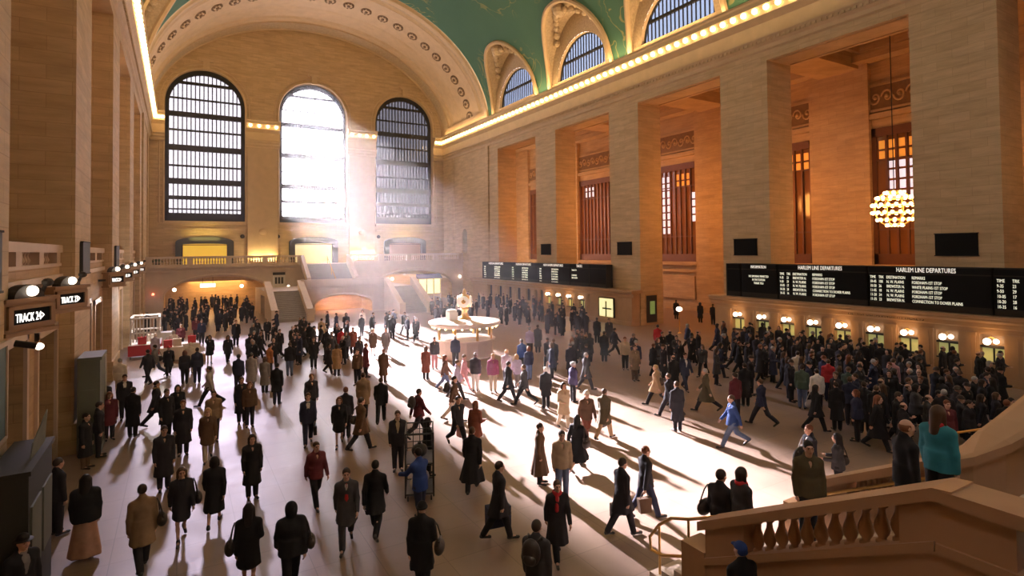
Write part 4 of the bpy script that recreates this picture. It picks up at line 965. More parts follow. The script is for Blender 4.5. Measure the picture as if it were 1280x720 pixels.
# ================================================================== PEOPLE
# ---- signed distance modelling on a grid, meshed with surface nets
class SDF:
    def __init__(s, lo, hi, h):
        s.lo = np.array(lo, float); s.h = h; s.n = np.ceil((np.array(hi)-s.lo)/h).astype(int)+1
        s.F = np.full(s.n, 9.0)
    def sub(s, lo, hi):
        a = np.maximum(0, np.floor((np.array(lo)-s.lo)/s.h).astype(int)); b = np.minimum(s.n, np.ceil((np.array(hi)-s.lo)/s.h).astype(int)+1)
        sl = tuple(slice(i, j) for i, j in zip(a, b))
        ax = [s.lo[i]+s.h*np.arange(a[i], b[i]) for i in range(3)]
        return sl, ax[0][:, None, None], ax[1][None, :, None], ax[2][None, None, :]
    def put(s, sl, d, k):
        A = s.F[sl]
        if k > 0:
            g = np.maximum(k-np.abs(A-d), 0)/k; s.F[sl] = np.minimum(A, d)-g*g*k*.25
        else: s.F[sl] = np.minimum(A, d)
    def cap(s, a, b, ra, rb, k=.03, sc=(1, 1, 1)):
        """tapered capsule; sc squashes it about the axis start"""
        a = np.array(a, float); b = np.array(b, float); r = max(ra, rb)*max(sc)+.06+k
        sl, X, Y, Z = s.sub(np.minimum(a, b)-r, np.maximum(a, b)+r)
        p = [(X-a[0])/sc[0], (Y-a[1])/sc[1], (Z-a[2])/sc[2]]; d = (b-a)/np.array(sc); L = (d*d).sum()+1e-9
        t = np.clip((p[0]*d[0]+p[1]*d[1]+p[2]*d[2])/L, 0, 1)
        q = np.sqrt((p[0]-t*d[0])**2+(p[1]-t*d[1])**2+(p[2]-t*d[2])**2)-(ra+(rb-ra)*t)
        s.put(sl, q*min(sc), k)
    def ell(s, c, r, k=.02, cut=False, keep=None):
        c = np.array(c, float); r = np.array(r, float); m = r+.06+k
        sl, X, Y, Z = s.sub(c-m, c+m)
        q = (np.sqrt(((X-c[0])/r[0])**2+((Y-c[1])/r[1])**2+((Z-c[2])/r[2])**2)-1)*r.min()
        if keep is not None: q = np.maximum(q, keep(X, Y, Z))
        if cut: s.F[sl] = np.maximum(s.F[sl], -q)
        else: s.put(sl, q, k)
    def fn(s, lo, hi, f, k=.03, cut=False):
        sl, X, Y, Z = s.sub(lo, hi); q = f(X, Y, Z) + 0*X+0*Y+0*Z
        if cut: s.F[sl] = np.maximum(s.F[sl], -q)
        else: s.put(sl, q, k)
    def mesh(s):
        F = s.F; I = F < 0; n = np.array(F.shape)-1
        acc = np.zeros((*n, 3)); cnt = np.zeros(n)
        ofs = [(i, j, k) for i in (0, 1) for j in (0, 1) for k in (0, 1)]
        def S(A, o): return A[o[0]:o[0]+n[0], o[1]:o[1]+n[1], o[2]:o[2]+n[2]]
        for o in ofs:
            for ax in range(3):
                if o[ax]: continue
                p = list(o); p[ax] = 1; A, B = S(F, o), S(F, tuple(p)); c = (A < 0) != (B < 0)
                t = np.where(c, A/np.where(c, A-B, 1), 0)
                for d in range(3): acc[..., d] += c*(o[d] + (t if d == ax else 0))
                cnt += c
        act = cnt > 0; idx = -np.ones(n, int); idx[act] = np.arange(act.sum())
        cell = np.argwhere(act); v = s.lo+s.h*(cell+acc[act]/cnt[act][:, None])
        quads = []
        for ax in range(3):
            u, w = (ax+1) % 3, (ax+2) % 3
            A = np.take(I, range(0, F.shape[ax]-1), ax); B = np.take(I, range(1, F.shape[ax]), ax)
            e = np.argwhere(A != B); e = e[(e[:, u] > 0) & (e[:, w] > 0) & (e[:, u] < n[u]) & (e[:, w] < n[w])]
            fl = I[tuple(e.T)]
            def ix(du, dw): q = e.copy(); q[:, u] -= du; q[:, w] -= dw; return idx[tuple(q.T)]
            Q = np.stack([ix(1, 1), ix(0, 1), ix(0, 0), ix(1, 0)], 1); Q[~fl] = Q[~fl][:, ::-1]; quads.append(Q)
        return v, np.concatenate(quads)
def sdf_mesh(s, name, smooth_iter=1):
    v, q = s.mesh(); q = q[(q >= 0).all(1)]
    for _ in range(smooth_iter):
        acc = np.zeros_like(v); c = np.zeros(len(v))
        for k in range(4): np.add.at(acc, q[:, k], v[q[:, (k+1) % 4]]+v[q[:, (k+3) % 4]]); np.add.at(c, q[:, k], 2)
        v = v*.5+.5*acc/np.maximum(c, 1)[:, None]
    me = bpy.data.meshes.new(name); me.from_pydata(v.tolist(), [], q.tolist()); me.polygons.foreach_set('use_smooth', np.ones(len(q), bool)); me.update()
    return me

# ---- poses: facing +Y, x to the person's right
def pose(stride=0, lead=1, armL=(0, .12), armR=(0, .12), lean=0, spread=.0):
    """stride 0..1; arms (swing angle forward, elbow bend) in radians; lead: +1 right leg forward"""
    J = {}; T, S_ = .44, .43
    af, ar = .50*stride, -.42*stride; bend = .10*stride
    hz = .075+T*math.cos(af)+S_*math.cos(af-bend)
    hz = max(hz, .86); J['hip'] = (0, 0, hz)
    for side, sg in (('R', 1), ('L', -1)):
        front = (sg == lead); a = af if front else ar; b = bend if front else .62*stride
        h = np.array([sg*.092, 0, hz-.02]); kn = h+T*np.array([sg*.01, math.sin(a), -math.cos(a)]); an = kn+S_*np.array([-sg*.01, math.sin(a-b), -math.cos(a-b)])
        if front or stride == 0: an[2] = .075; toe = an+np.array([sg*.03, .19, -.035])
        else:
            lift = an[2]-.075; toe = an+np.array([sg*.02, .19*math.cos(min(1.2, lift*4.5)), -min(lift+.03, .17)])
        J['hip'+side], J['knee'+side], J['ankle'+side], J['toe'+side] = h, kn, an, toe
    up = np.array([0, lean, 0]); J['chest'] = np.array([0, .01, hz+.38])+up*.6; J['neck'] = np.array([0, .0, hz+.545])+up*.9; J['head'] = np.array([0, .03, hz+.70])+up
    for side, sg, (sw, el) in (('R', 1, armR), ('L', -1, armL)):
        sh = np.array([sg*.178, 0, hz+.445])+up*.75; e = sh+.29*np.array([sg*.17, math.sin(sw), -math.cos(sw)]); w = e+.255*np.array([-sg*(.02+.25*(el > .8)), math.sin(sw+el), -math.cos(sw+el)])
        J['sh'+side], J['el'+side], J['wr'+side] = sh, e, w
    return J
POSES = {
    'stand': pose(0, 1, (.05, .15), (.0, .15)),
    'walk': pose(.75, 1, (.32, .3), (-.32, .12)),
    'stride': pose(1.0, -1, (-.42, .15), (.40, .35)),
    'step': pose(.5, -1, (-.15, .1), (.1, 1.35)),
    'carry': pose(.6, 1, (.06, .05), (-.05, .06)),
    'push': pose(.35, 1, (.75, .55), (.75, .55), .05),
    'raise': pose(0, 1, (.1, .2), (1.9, 1.1)),
    'idle': pose(.12, 1, (.15, 1.25), (.15, 1.35)),
}
LOW = [1.0]
def body_mesh(J, name):
    s = SDF((-.42, -.62, 0), (.42, .72, 1.85), .0095*LOW[0]); h = J['head']; nk = J['neck']
    s.cap(J['hip'], J['chest'], .105, .11, .05, (1.35, 1, 1)); s.cap(J['chest'], nk, .10, .06, .06, (1.4, 1, 1)); s.cap(J['shL'], J['shR'], .05, .05, .05)
    s.cap(nk-np.array([0, 0, .05]), h-np.array([0, .02, .06]), .056, .052, .03)
    for q in 'LR':
        s.cap(J['hip'+q], J['knee'+q], .070, .046, .03); s.cap(J['knee'+q], J['ankle'+q], .044, .032, .02)
        m_ = J['knee'+q]*.65+J['ankle'+q]*.35-np.array([0, .010, 0]); s.ell(m_, (.042, .042, .09), .02); s.cap(J['ankle'+q], J['toe'+q], .034, .026, .02)
        s.cap(J['sh'+q], J['el'+q], .048, .038, .03); s.cap(J['el'+q], J['wr'+q], .037, .026, .02)
        # hand: palm, four unequal curled fingers, thumb from the side of the palm
        sg = 1 if q == 'R' else -1; w = J['wr'+q]; d = w-J['el'+q]; d = d/np.linalg.norm(d); side = np.array([0, 1, 0])-d*d[1]; side /= np.linalg.norm(side); inn = np.cross(d, side)*(1 if np.cross(d, side)[0]*sg < 0 else -1)
        p0 = w+d*.02; p1 = w+d*.085; s.cap(p0, p1, .024, .03, .012, (1, 1, 1))
        for f, (o, L) in enumerate(((.033, .070), (.011, .080), (-.011, .074), (-.033, .058))):
            b = p1+side*o; m1 = b+d*L*.55+inn*.010; m2 = m1+d*L*.35+inn*.026
            s.cap(b, m1, .0105, .0100, .0); s.cap(m1, m2, .0100, .009, .0)
        tb = p0+side*.026+d*.015; t1 = tb+side*.024+d*.035+inn*.012; s.cap(tb, t1, .0135, .012, .008); s.cap(t1, t1+d*.03+inn*.01, .0115, .010, .0)
    # head: skull, jaw, nose, brow, lips, ears, eye sockets
    s.ell(h+(0, -.01, .02), (.076, .096, .098), .02); s.ell(h+(0, .035, -.045), (.055, .062, .075), .04); s.ell(h+(0, .066, -.098), (.026, .024, .022), .025)
    s.cap(h+(0, .090, .012), h+(0, .112, -.028), .010, .0165, .012); s.ell(h+(0, .082, .030), (.052, .018, .012), .02); s.ell(h+(0, .093, -.062), (.025, .012, .010), .008)
    for sg in (1, -1):
        s.ell(h+(sg*.030, .100, .006), (.017, .016, .012), 0, cut=True); s.ell(h+(sg*.030, .084, .005), (.013, .012, .011), .0)
        s.ell(h+(sg*.078, -.005, -.005), (.011, .022, .034), .008); s.ell(h+(sg*.045, .062, -.03), (.022, .022, .02), .02)
    me = sdf_mesh(s, name, 1)
    # eyes and lips get their own colours
    c = np.zeros(len(me.polygons)*3); me.polygons.foreach_get('center', c); c = c.reshape(-1, 3)-h
    mi = np.zeros(len(c), int)
    mi[(np.abs(np.abs(c[:, 0])-.030) < .012) & (np.abs(c[:, 2]-.006) < .007) & (c[:, 1] > .08)] = 1
    mi[(np.abs(c[:, 0]) < .022) & (np.abs(c[:, 2]+.062) < .007) & (c[:, 1] > .085)] = 2
    mi[(np.abs(np.abs(c[:, 0])-.032) < .02) & (np.abs(c[:, 2]-.030) < .006) & (c[:, 1] > .075)] = 1
    for mt in ('skin', 'eye', 'lip'): me.materials.append(M[mt])
    me.polygons.foreach_set('material_index', mi)
    return me
def cone_skirt(s, J, z0, z1, a0, a1, stride_y, folds=.035, nf=9):
    """garment from height z1 (waist) flaring down to the hem z0; a = (rx, ry)"""
    cy = (J['kneeL'][1]+J['kneeR'][1])/2*.6
    def f(X, Y, Z):
        t = np.clip((z1-Z)/(z1-z0), 0, 1); rx = a0[0]+(a1[0]-a0[0])*t; ry = a0[1]+(a1[1]+stride_y-a0[1])*t
        y = Y-cy*t; th = np.arctan2(y/ry, X/rx)
        q = np.sqrt((X/rx)**2+(y/ry)**2)*(1+folds*t*np.sin(nf*th+1.3)+folds*.6*t*np.sin(5*th)) - 1
        return np.maximum(np.maximum(q*np.minimum(rx, ry), z0+.008*np.sin(3*th)-Z), Z-z1-.02)
    s.fn((-.45, -.6, z0-.05), (.45, .65, z1+.08), f, .05)
def coat_mesh(J, kind, name):
    hz = J['hip'][2]; s = SDF((-.5, -.62, .2), (.5, .75, 1.78), .021*LOW[0])
    th = 1.0 if kind != 'puffer' else 1.22
    s.cap(np.array(J['hip'])+(0, 0, .05), J['chest'], .128*th, .135*th, .05, (1.36, 1, 1)); s.cap(J['chest'], J['neck']-np.array([0, 0, .04]), .13*th, .075, .07, (1.36, 1, 1)); s.cap(J['shL'], J['shR'], .066*th, .066*th, .07)
    for q in 'LR': s.cap(J['neck']-np.array([0, 0, .03]), J['sh'+q], .07, .066*th, .05)
    for q in 'LR':
        w = J['wr'+q]; e = J['el'+q]; s.cap(J['sh'+q], e, .074*th, .060*th, .03); s.cap(e, w+(w-e)*.02, .060*th, .050*th, .02)
        if kind == 'puffer':
            for k in range(4): c = J['sh'+q]+(e-J['sh'+q])*(k+.5)/4; s.ell(c, (.085, .085, .045), .02)
    nk = J['neck']; s.cap(nk-np.array([0, .01, .04]), nk+np.array([0, -.012, .03]), .088, .078, .03)                  # collar
    sy = max(abs(J['kneeL'][1]-J['kneeR'][1])*.42, 0)
    if kind == 'long': cone_skirt(s, J, .40, hz+.10, (.185, .140), (.245, .19), sy)
    elif kind == 'full': cone_skirt(s, J, .32, hz+.10, (.18, .140), (.34, .27), sy, .06)
    elif kind == 'knee': cone_skirt(s, J, .56, hz+.10, (.185, .142), (.235, .19), sy*.9)
    elif kind == 'suit': cone_skirt(s, J, hz-.20, hz+.12, (.178, .135), (.205, .165), sy*.3, .02)
    else: cone_skirt(s, J, hz-.14, hz+.14, (.185*th, .15*th), (.20*th, .17*th), sy*.25, .015)
    # front opening and lapels; suits open wider over the shirt
    dep = .11 if kind == 'suit' else .05
    c = J['chest']
    def vee(X, Y, Z):
        top = nk[2]+.02; low = nk[2]-(.36 if kind == 'suit' else .16); t = np.clip((Z-low)/(top-low), 0, 1)
        return np.maximum(np.abs(X)-(.005+(.07 if kind == 'suit' else .05)*t), np.maximum(low-Z, nk[1]+.085-.055*t*(t > .9)-Y + .0))
    s.fn((-.2, nk[1]-.02, nk[2]-.5), (.2, nk[1]+.4, nk[2]+.08), vee, 0, True)
    me = sdf_mesh(s, name, 1); return me
def shirt_mesh(J, name):
    s = SDF((-.2, -.1, .9), (.2, .35, 1.75), .012); nk = J['neck']
    s.cap(J['chest']-np.array([0, 0, .18]), J['chest'], .118, .124, .05, (1.2, 1, 1)); s.cap(J['chest'], nk, .122, .062, .06, (1.2, 1, 1)); s.cap(nk-np.array([0, 0, .05]), nk+np.array([0, 0.004, .015]), .066, .064, .02)
    return sdf_mesh(s, name)
def tie_mesh(J, name):
    mb = MB(); nk = J['neck']; c = J['chest']
    y0 = nk[1]+.075; y1 = c[1]+.135
    pts = [(.016, nk[2]-.03, y0), (.028, nk[2]-.07, y0+.02), (.018, nk[2]-.085, y0+.035), (.042, nk[2]-.34, y1+.012), (.0, nk[2]-.40, y1+.015)]
    mb.grid([[(-w, y+.004, z), (0, y+.014, z), (w, y+.004, z), (w*.9, y-.01, z), (-w*.9, y-.01, z)] for w, z, y in pts], closed=True); return mb.mesh(name, 'black', True)
def trouser_mesh(J, name):
    s = SDF((-.36, -.62, .03), (.36, .72, 1.12), .021*LOW[0]); hz = J['hip'][2]
    s.cap((0, 0, hz-.02), (0, 0, hz+.10), .118, .112, .05, (1.38, 1, 1))
    for q in 'LR':
        k, a = J['knee'+q], J['ankle'+q]; s.cap(J['hip'+q]-np.array([0, 0, .02]), k, .108, .084, .03); s.cap(k, a+(k-a)*.05, .084, .068, .02)
    return sdf_mesh(s, name)
def skirt_mesh(J, name):
    s = SDF((-.4, -.6, .4), (.4, .65, 1.15), .022); hz = J['hip'][2]; cone_skirt(s, J, .52, hz+.1, (.165, .125), (.20, .16), abs(J['kneeL'][1]-J['kneeR'][1])*.4, .02); return sdf_mesh(s, name)
def long_skirt_mesh(J, name):
    s = SDF((-.5, -.6, .0), (.5, .65, 1.15), .022); hz = J['hip'][2]; cone_skirt(s, J, .09, hz+.1, (.165, .125), (.30, .27), 0, .06, 7); return sdf_mesh(s, name)
def shoe_one(J, name, q):
    s = SDF((-.3, -.75, -.01), (.3, .95, .5), .018)
    a, t = J['ankle'+q], J['toe'+q]; d = (t-a); heel = a-d*.22-np.array([0, 0, .030]); s.cap(heel, t, .042, .036, .02); s.cap(a+np.array([0, 0, .03]), a-np.array([0, 0, .02]), .045, .046, .02)
    s.cap(heel+np.array([0, 0, -.01]), heel+np.array([0, .01, -.018]), .03, .03, .01)
    return sdf_mesh(s, name)
def shoe_l_mesh(J, name): return shoe_one(J, name, 'L')
def shoe_r_mesh(J, name): return shoe_one(J, name, 'R')
def hair_mesh(kind):
    """around the head centre at the origin"""
    s = SDF((-.2, -.3, -.42), (.2, .22, .24), .0125*LOW[0])
    front = lambda f, dz: (lambda X, Y, Z: np.maximum(Y-(.058+np.clip(Z-.03, 0, .1)*.55) - f, -(Z-dz) - np.clip(-Y, 0, .1)*.85))
    if kind == 'short': s.ell((0, -.014, .03), (.088, .108, .106), .0, keep=front(.0, .010))
    elif kind == 'bald': s.ell((0, -.016, .012), (.085, .104, .092), .0, keep=lambda X, Y, Z: np.maximum(np.maximum(Y-.03, Z-.055), -(Z+.05)))
    elif kind in ('bob', 'long', 'full'):
        s.ell((0, -.018, .03), (.094, .112, .11), .0, keep=lambda X, Y, Z: Y-(.055+np.clip(Z-.03, 0, .1)*.5))
        if kind == 'bob':
            for sg in (1, -1): s.cap((sg*.075, -.02, .02), (sg*.085, -.01, -.10), .040, .034, .02)
            s.cap((0, -.075, .02), (0, -.075, -.11), .06, .055, .03, (1.3, 1, 1))
        else:
            w = 1.25 if kind == 'long' else 1.6
            s.cap((0, -.07, .02), (0, -.115, -.26), .066, .060, .03, (w, 1, 1))
            for sg in (1, -1): s.cap((sg*.075, -.02, .03), (sg*.092, -.035, -.20), .040, .034, .02)
    elif kind == 'beanie': s.ell((0, -.012, .04), (.094, .112, .105), .0, keep=lambda X, Y, Z: -(Z-.022)); s.fn((-.14, -.16, 0), (.14, .14, .08), lambda X, Y, Z: np.sqrt((np.sqrt((X/.093)**2+((Y+.012)/.111)**2)-1)**2*.0095+(Z-.03)**2)-.02, .01)
    elif kind == 'fur': s.ell((0, -.012, .075), (.125, .14, .085), .02); s.ell((0, -.02, .03), (.10, .118, .08), .03, keep=lambda X, Y, Z: np.maximum(Y-.05, -(Z+.05)))
    elif kind == 'cap':
        s.ell((0, -.012, .045), (.094, .112, .098), .0, keep=lambda X, Y, Z: -(Z-.04)); s.ell((0, .115, .048), (.068, .075, .012), .01); s.ell((0, -.05, -.0), (.085, .07, .06), .01, keep=lambda X, Y, Z: Y-.0)
    elif kind == 'fedora':
        s.ell((0, -.01, .085), (.088, .10, .07), .01); s.ell((0, -.01, .045), (.15, .165, .012), .015); s.ell((0, -.06, -.0), (.083, .06, .06), .01)
    elif kind == 'hood': s.ell((0, -.03, .01), (.115, .13, .135), .02, keep=lambda X, Y, Z: Y-.05); s.cap((0, -.05, -.06), (0, -.02, -.17), .10, .10, .04)
    return sdf_mesh(s, 'hair_'+kind)
def scarf_mesh(J, name):
    s = SDF((-.25, -.25, 1.0), (.25, .3, 1.75), .012); n = J['neck']
    s.fn(n-np.array([.2, .2, .12]), n+np.array([.2, .2, .14]), lambda X, Y, Z: np.sqrt((np.sqrt((X-n[0])**2+((Y-n[1])*1.0)**2)-.078)**2+((Z-n[2]-.0)*.7)**2)-.036, .02)
    s.cap(n+np.array([.03, .105, -.03]), n+np.array([.05, .165, -.32]), .040, .045, .02, (1, .5, 1)); return sdf_mesh(s, name)

# ---- cloth colours
def cloth(name, col, rough=.85, noise=.25):
    mt, nt, b = new_mat(name); b.inputs['Roughness'].default_value = rough; b.inputs['Specular IOR Level'].default_value = .25
    tc = nd(nt, 'ShaderNodeTexCoord'); nz = nd(nt, 'ShaderNodeTexNoise', Scale=9, Detail=4.0); nt.links.new(tc.outputs['Object'], nz.inputs['Vector'])
    nt.links.new(mixc(nt, nz.outputs['Fac'], tuple(c*(1-noise) for c in col), tuple(min(1, c*(1+noise)) for c in col)), b.inputs['Base Color'])
    n2 = nd(nt, 'ShaderNodeTexNoise', Scale=3.2, Detail=2.0); nt.links.new(tc.outputs['Object'], n2.inputs['Vector'])
    bp = nd(nt, 'ShaderNodeBump', Strength=.5, Distance=.05); nt.links.new(n2.outputs['Fac'], bp.inputs['Height']); nt.links.new(bp.outputs['Normal'], b.inputs['Normal'])
    return mt
CL = dict(black=(.010, .011, .014), ink=(.018, .018, .024), charcoal=(.042, .042, .048), navy=(.02, .025, .055), brown=(.10, .058, .035), rust=(.17, .055, .035), maroon=(.11, .022, .03),
          tan=(.40, .27, .15), beige=(.50, .40, .28), trench=(.20, .135, .08), olive=(.085, .07, .04), grey=(.16, .15, .15), lightgrey=(.38, .37, .38), white=(.78, .75, .72), cream=(.62, .56, .46), red=(.45, .03, .04),
          blue=(.025, .06, .20), cobalt=(.02, .05, .20), jeans=(.10, .14, .24), lilac=(.48, .44, .62), magenta=(.34, .10, .22), teal=(.03, .20, .26), peach=(.50, .29, .20), orange=(.42, .17, .05), purple=(.06, .05, .14), fur=(.34, .26, .17), green=(.05, .08, .06), pink=(.62, .34, .36))
for k, c in CL.items(): M['c_'+k] = cloth(k+'_cloth', c)
M['skin'] = plain('skin', (.56, .34, .25), .5, noise=.06); M['eye'] = plain('dark_eye', (.03, .02, .018), .3); M['lip'] = plain('lip', (.42, .15, .13), .45)
M['skin_dark'] = plain('dark_skin', (.16, .085, .055), .5, noise=.06)
HC = dict(black=(.012, .010, .010), dark=(.03, .02, .015), brown=(.075, .042, .024), auburn=(.16, .06, .03), blond=(.45, .30, .14), grey=(.35, .34, .33), white=(.75, .73, .70))
for k, c in HC.items(): M['h_'+k] = cloth(k+'_hair', c, .6, .35)
M['shoe'] = plain('black_leather', (.012, .011, .011), .4); M['leather'] = plain('dark_leather', (.022, .017, .016), .45, noise=.2); M['stocking'] = plain('dark_stocking', (.03, .025, .028), .7)

_cache = {}
def cached(fn, *key):
    k = (fn.__name__, *key)
    if k not in _cache:
        if fn is hair_mesh: _cache[k] = hair_mesh(key[0])
        elif fn is coat_mesh: _cache[k] = coat_mesh(POSES[key[0]], key[1], 'coat_%s_%s' % key)
        elif len(key) > 1: LOW[0] = 2.1; _cache[k] = fn(POSES[key[0]], '_'.join((fn.__name__, key[0], 'far'))); LOW[0] = 1.0
        else: _cache[k] = fn(POSES[key[0]], '_'.join((fn.__name__, key[0])))
        me = _cache[k]
        if not me.materials: me.materials.append(M['black'])
    return _cache[k]
_tint = {}
def own_mat(o, mat, slot=0):
    """a copy of the shared mesh in the given material, made once for each pair"""
    k = (o.data.name.split('|')[0], mat, slot)
    if k not in _tint:
        me = o.data.copy(); me.name = k[0]+'|'+mat; me.materials[slot] = M[mat]; _tint[k] = me
    o.data = _tint[k]
PLACED = []; NPEOPLE = 0
def settle(x, y, movable, rad):
    """nudge a person so that nobody stands inside a neighbour"""
    for _ in range(30):
        hit = False
        for a, b, r in PLACED:
            d = math.hypot(x-a, y-b); m_ = (rad+r)
            if d < m_ and d > 1e-4: x += (x-a)/d*(m_-d)*.6; y += (y-b)/d*(m_-d)*.6; hit = True
        if not hit: break
    return x, y
def person_at(X, Y, head, pz, coat, col, hair, hcol, leg, label, group=None, z=0.0, scale=1.0, scarf=None, shirt=None, tie=None, dark=False, rad=.27, fix=False):
    global NPEOPLE
    if not fix: X, Y = settle(X, Y, True, rad)
    PLACED.append((X, Y, rad)); NPEOPLE += 1
    J = POSES[pz]
    az = math.atan2(X, Y) + math.radians(head)
    b = inst(cached(body_mesh, pz, *(('far',) if Y > 27 or X > 24 else ())), 'person', None, (X, Y, z), -az, (scale,)*3)
    tag(b, label, 'person', group)
    if dark: own_mat(b, 'skin_dark')
    o = inst(cached(coat_mesh, pz, coat), 'coat' if coat in ('long', 'full', 'knee') else 'jacket', b); own_mat(o, 'c_'+col)
    if leg == 'skirt' or leg == 'bare':
        if coat != 'long' and coat != 'full': o = inst(cached(skirt_mesh, pz), 'skirt', b); own_mat(o, 'c_ink')
    elif leg.startswith('skirt_'): o = inst(cached(long_skirt_mesh, pz), 'skirt', b); own_mat(o, 'c_'+leg[6:])
    else: o = inst(cached(trouser_mesh, pz), 'trousers', b); own_mat(o, 'c_'+leg)
    for fn_ in (shoe_l_mesh, shoe_r_mesh): o = inst(cached(fn_, pz), 'shoe', b); own_mat(o, 'shoe')
    nm = {'beanie': 'hat', 'fur': 'hat', 'cap': 'cap', 'fedora': 'hat', 'hood': 'hood'}.get(hair, 'hair')
    o = inst(cached(hair_mesh, hair), nm, b, J['head']); own_mat(o, ('c_' if hcol.startswith('c:') else 'h_')+hcol.replace('c:', ''))
    if coat == 'suit' or shirt: o = inst(cached(shirt_mesh, pz), 'shirt', b); own_mat(o, 'c_'+(shirt or 'white'))
    if tie: o = inst(cached(tie_mesh, pz), 'tie', b); own_mat(o, 'c_'+tie)
    if scarf: o = inst(cached(scarf_mesh, pz), 'scarf', b); own_mat(o, 'c_'+scarf)
    b['_pose'] = pz
    return b
def head_xy(px, py, scale=1.0, z=0.0, top=1.755):
    p = at(px, py, 2, z+top*scale); return p.x, p.y
def bag_mesh(kind):
    mb = MB()
    if kind == 'briefcase': mb.box(-.05, -.22, -.36, .05, .22, -.06); mb.box(-.055, -.222, -.24, .055, .222, -.22); mb.tube([(0, -.07, -.06), (0, -.06, -.01), (0, .06, -.01), (0, .07, -.06)], .012, 6); mb.box(.05, -.12, -.14, .062, -.08, -.10); mb.box(.05, .08, -.14, .062, .12, -.10)
    elif kind == 'case': mb.box(-.14, -.27, -.50, .14, .27, -.06); mb.box(-.145, -.275, -.22, .145, .275, -.20); mb.box(-.145, -.275, -.3, .145, .275, -.285); mb.tube([(0, -.08, -.06), (0, -.07, 0), (0, .07, 0), (0, .08, -.06)], .015, 6)
    elif kind == 'tote': mb.prism([(-.07, -.17, -.12), (-.07, .17, -.12), (-.05, .14, -.45), (-.05, -.14, -.45)], (.13, 0, 0)); mb.tube([(0, -.10, -.12), (0, -.06, 0), (0, .06, 0), (0, .10, -.12)], .009, 6)
    elif kind == 'shoulder': mb.sphere((0, 0, -.12), .18, 14, 10, 0, (.55, 1.05, .8)); mb.tube([(0, -.15, -.05), (-.02, -.11, .1), (-.05, -.06, .25), (-.08, 0, .335), (-.05, .06, .25), (-.02, .11, .1), (0, .15, -.05)], .014, 6); mb.box(-.02, -.12, .0, .03, .12, .03)
    elif kind == 'backpack': mb.sphere((0, 0, 0), .2, 14, 10, 0, (.85, .62, 1.15)); mb.sphere((0, -.09, -.08), .12, 12, 8, 0, (1.0, .6, .8)); [mb.tube([(s_*.1, .10, .16), (s_*.12, .2, .2), (s_*.13, .24, .05), (s_*.11, .12, -.15)], .018, 6) for s_ in (1, -1)]
    return mb.mesh(kind, 'leather', kind in ('shoulder', 'backpack'))
_bags = {}
def bag(b, kind, side, col, label):
    if kind not in _bags: _bags[kind] = bag_mesh(kind)
    J = POSES[b['_pose']]; s = b.scale[0]
    if kind == 'backpack': p = J['chest']+np.array([0, -.27, .02])
    elif kind == 'shoulder': p = J['hip'+side]+np.array([(.25 if side == 'R' else -.25), -.02, .16])
    else: w = J['wr'+side]; d = w-J['el'+side]; p = w+d/np.linalg.norm(d)*.10
    Rz = Matrix.Rotation(b.rotation_euler[2], 4, 'Z')
    q = Rz @ Vector(p*s)
    o = inst(_bags[kind], {'briefcase': 'briefcase', 'case': 'sample_case', 'tote': 'carrier_bag', 'shoulder': 'shoulder_bag', 'backpack': 'backpack'}[kind], None, b.location+q, b.rotation_euler[2]+(math.pi if kind == 'shoulder' and side == 'L' else 0))
    own_mat(o, col if col in M else 'c_'+col)
    tag(o, label, 'bag'); return o
PEOPLE = []
def P(px, py, head, pz, coat, col, hair, hcol, leg, label, **k):
    bg = k.pop('bag', None); sc = k.get('scale', 1.0)
    x, y = head_xy(px, py, sc, k.get('z', 0.0), POSES[pz]['head'][2]+.12)
    if x < XL+.5: x, y = XL+.5, y*(XL+.5)/x
    b = person_at(x, y, head, pz, coat, col, hair, hcol, leg, label, **k)
    if bg: bag(b, *bg)
    return b
W = .95
PLACED += [(-.3, 40.6, .6), (.6, 41.8, .6), (-.9, 48.5, .6), (-1.8, 43.0, 1.1), (-1.8, 44.3, 1.0), (5.6, 14.4, .6), (-2.5, 13.3, .5), (-2.5, 14.3, .5), (-2.45, 23.7, .5), (-2.45, 23.2, .5), (15.4, 31.8, 2.2), (.45, 38.6, .25), (1.25, 38.9, .25)]
# ---- nearest people, lower left
P(107, 594, 10, 'stand', 'puffer', 'black', 'full', 'black', 'skirt_peach', 'person with long black hair, black jacket and long peach skirt, at lower left', scale=1.0)
P(178, 606, -10, 'carry', 'knee', 'trench', 'short', 'dark', 'ink', 'person from behind in brown trench coat with a bag at lower left', bag=('shoulder', 'R', 'leather', 'dark shoulder bag of the person in the brown trench coat'))
P(227, 584, 175, 'walk', 'suit', 'ink', 'bob', 'brown', 'skirt', 'woman facing us in dark suit jacket and short skirt, right of the trench coat', scale=W, shirt='ink', bag=('shoulder', 'L', 'leather', 'black bag of the woman in the skirt suit'))
P(268, 571, 5, 'walk', 'long', 'black', 'bob', 'black', 'bare', 'person from behind in long black coat on the pale floor at lower left', scale=W)
P(311, 630, 5, 'step', 'knee', 'black', 'long', 'black', 'bare', 'long haired person in black coat with round bag at the bottom edge, left of centre', scale=W, bag=('shoulder', 'L', 'leather', 'round black bag at the bottom edge left of centre'))
P(205, 532, 170, 'stand', 'long', 'ink', 'short', 'dark', 'ink', 'person facing us in very long dark coat above the brown trench coat')
P(260, 510, 178, 'walk', 'knee', 'brown', 'long', 'blond', 'cream', 'blonde woman in open brown coat and pale trousers walking towards us', scale=W)
P(107, 511, 120, 'stand', 'long', 'black', 'short', 'dark', 'brown', 'person in black coat with brown trouser legs near the left wall', scale=W)
P(72, 502, 60, 'stand', 'jacket', 'ink', 'short', 'dark', 'ink', 'person in profile in dark jacket nearest the left wall')
P(22, 606, 150, 'stand', 'suit', 'black', 'fedora', 'black', 'black', 'man in dark suit and hat at the bottom left corner', shirt='grey')
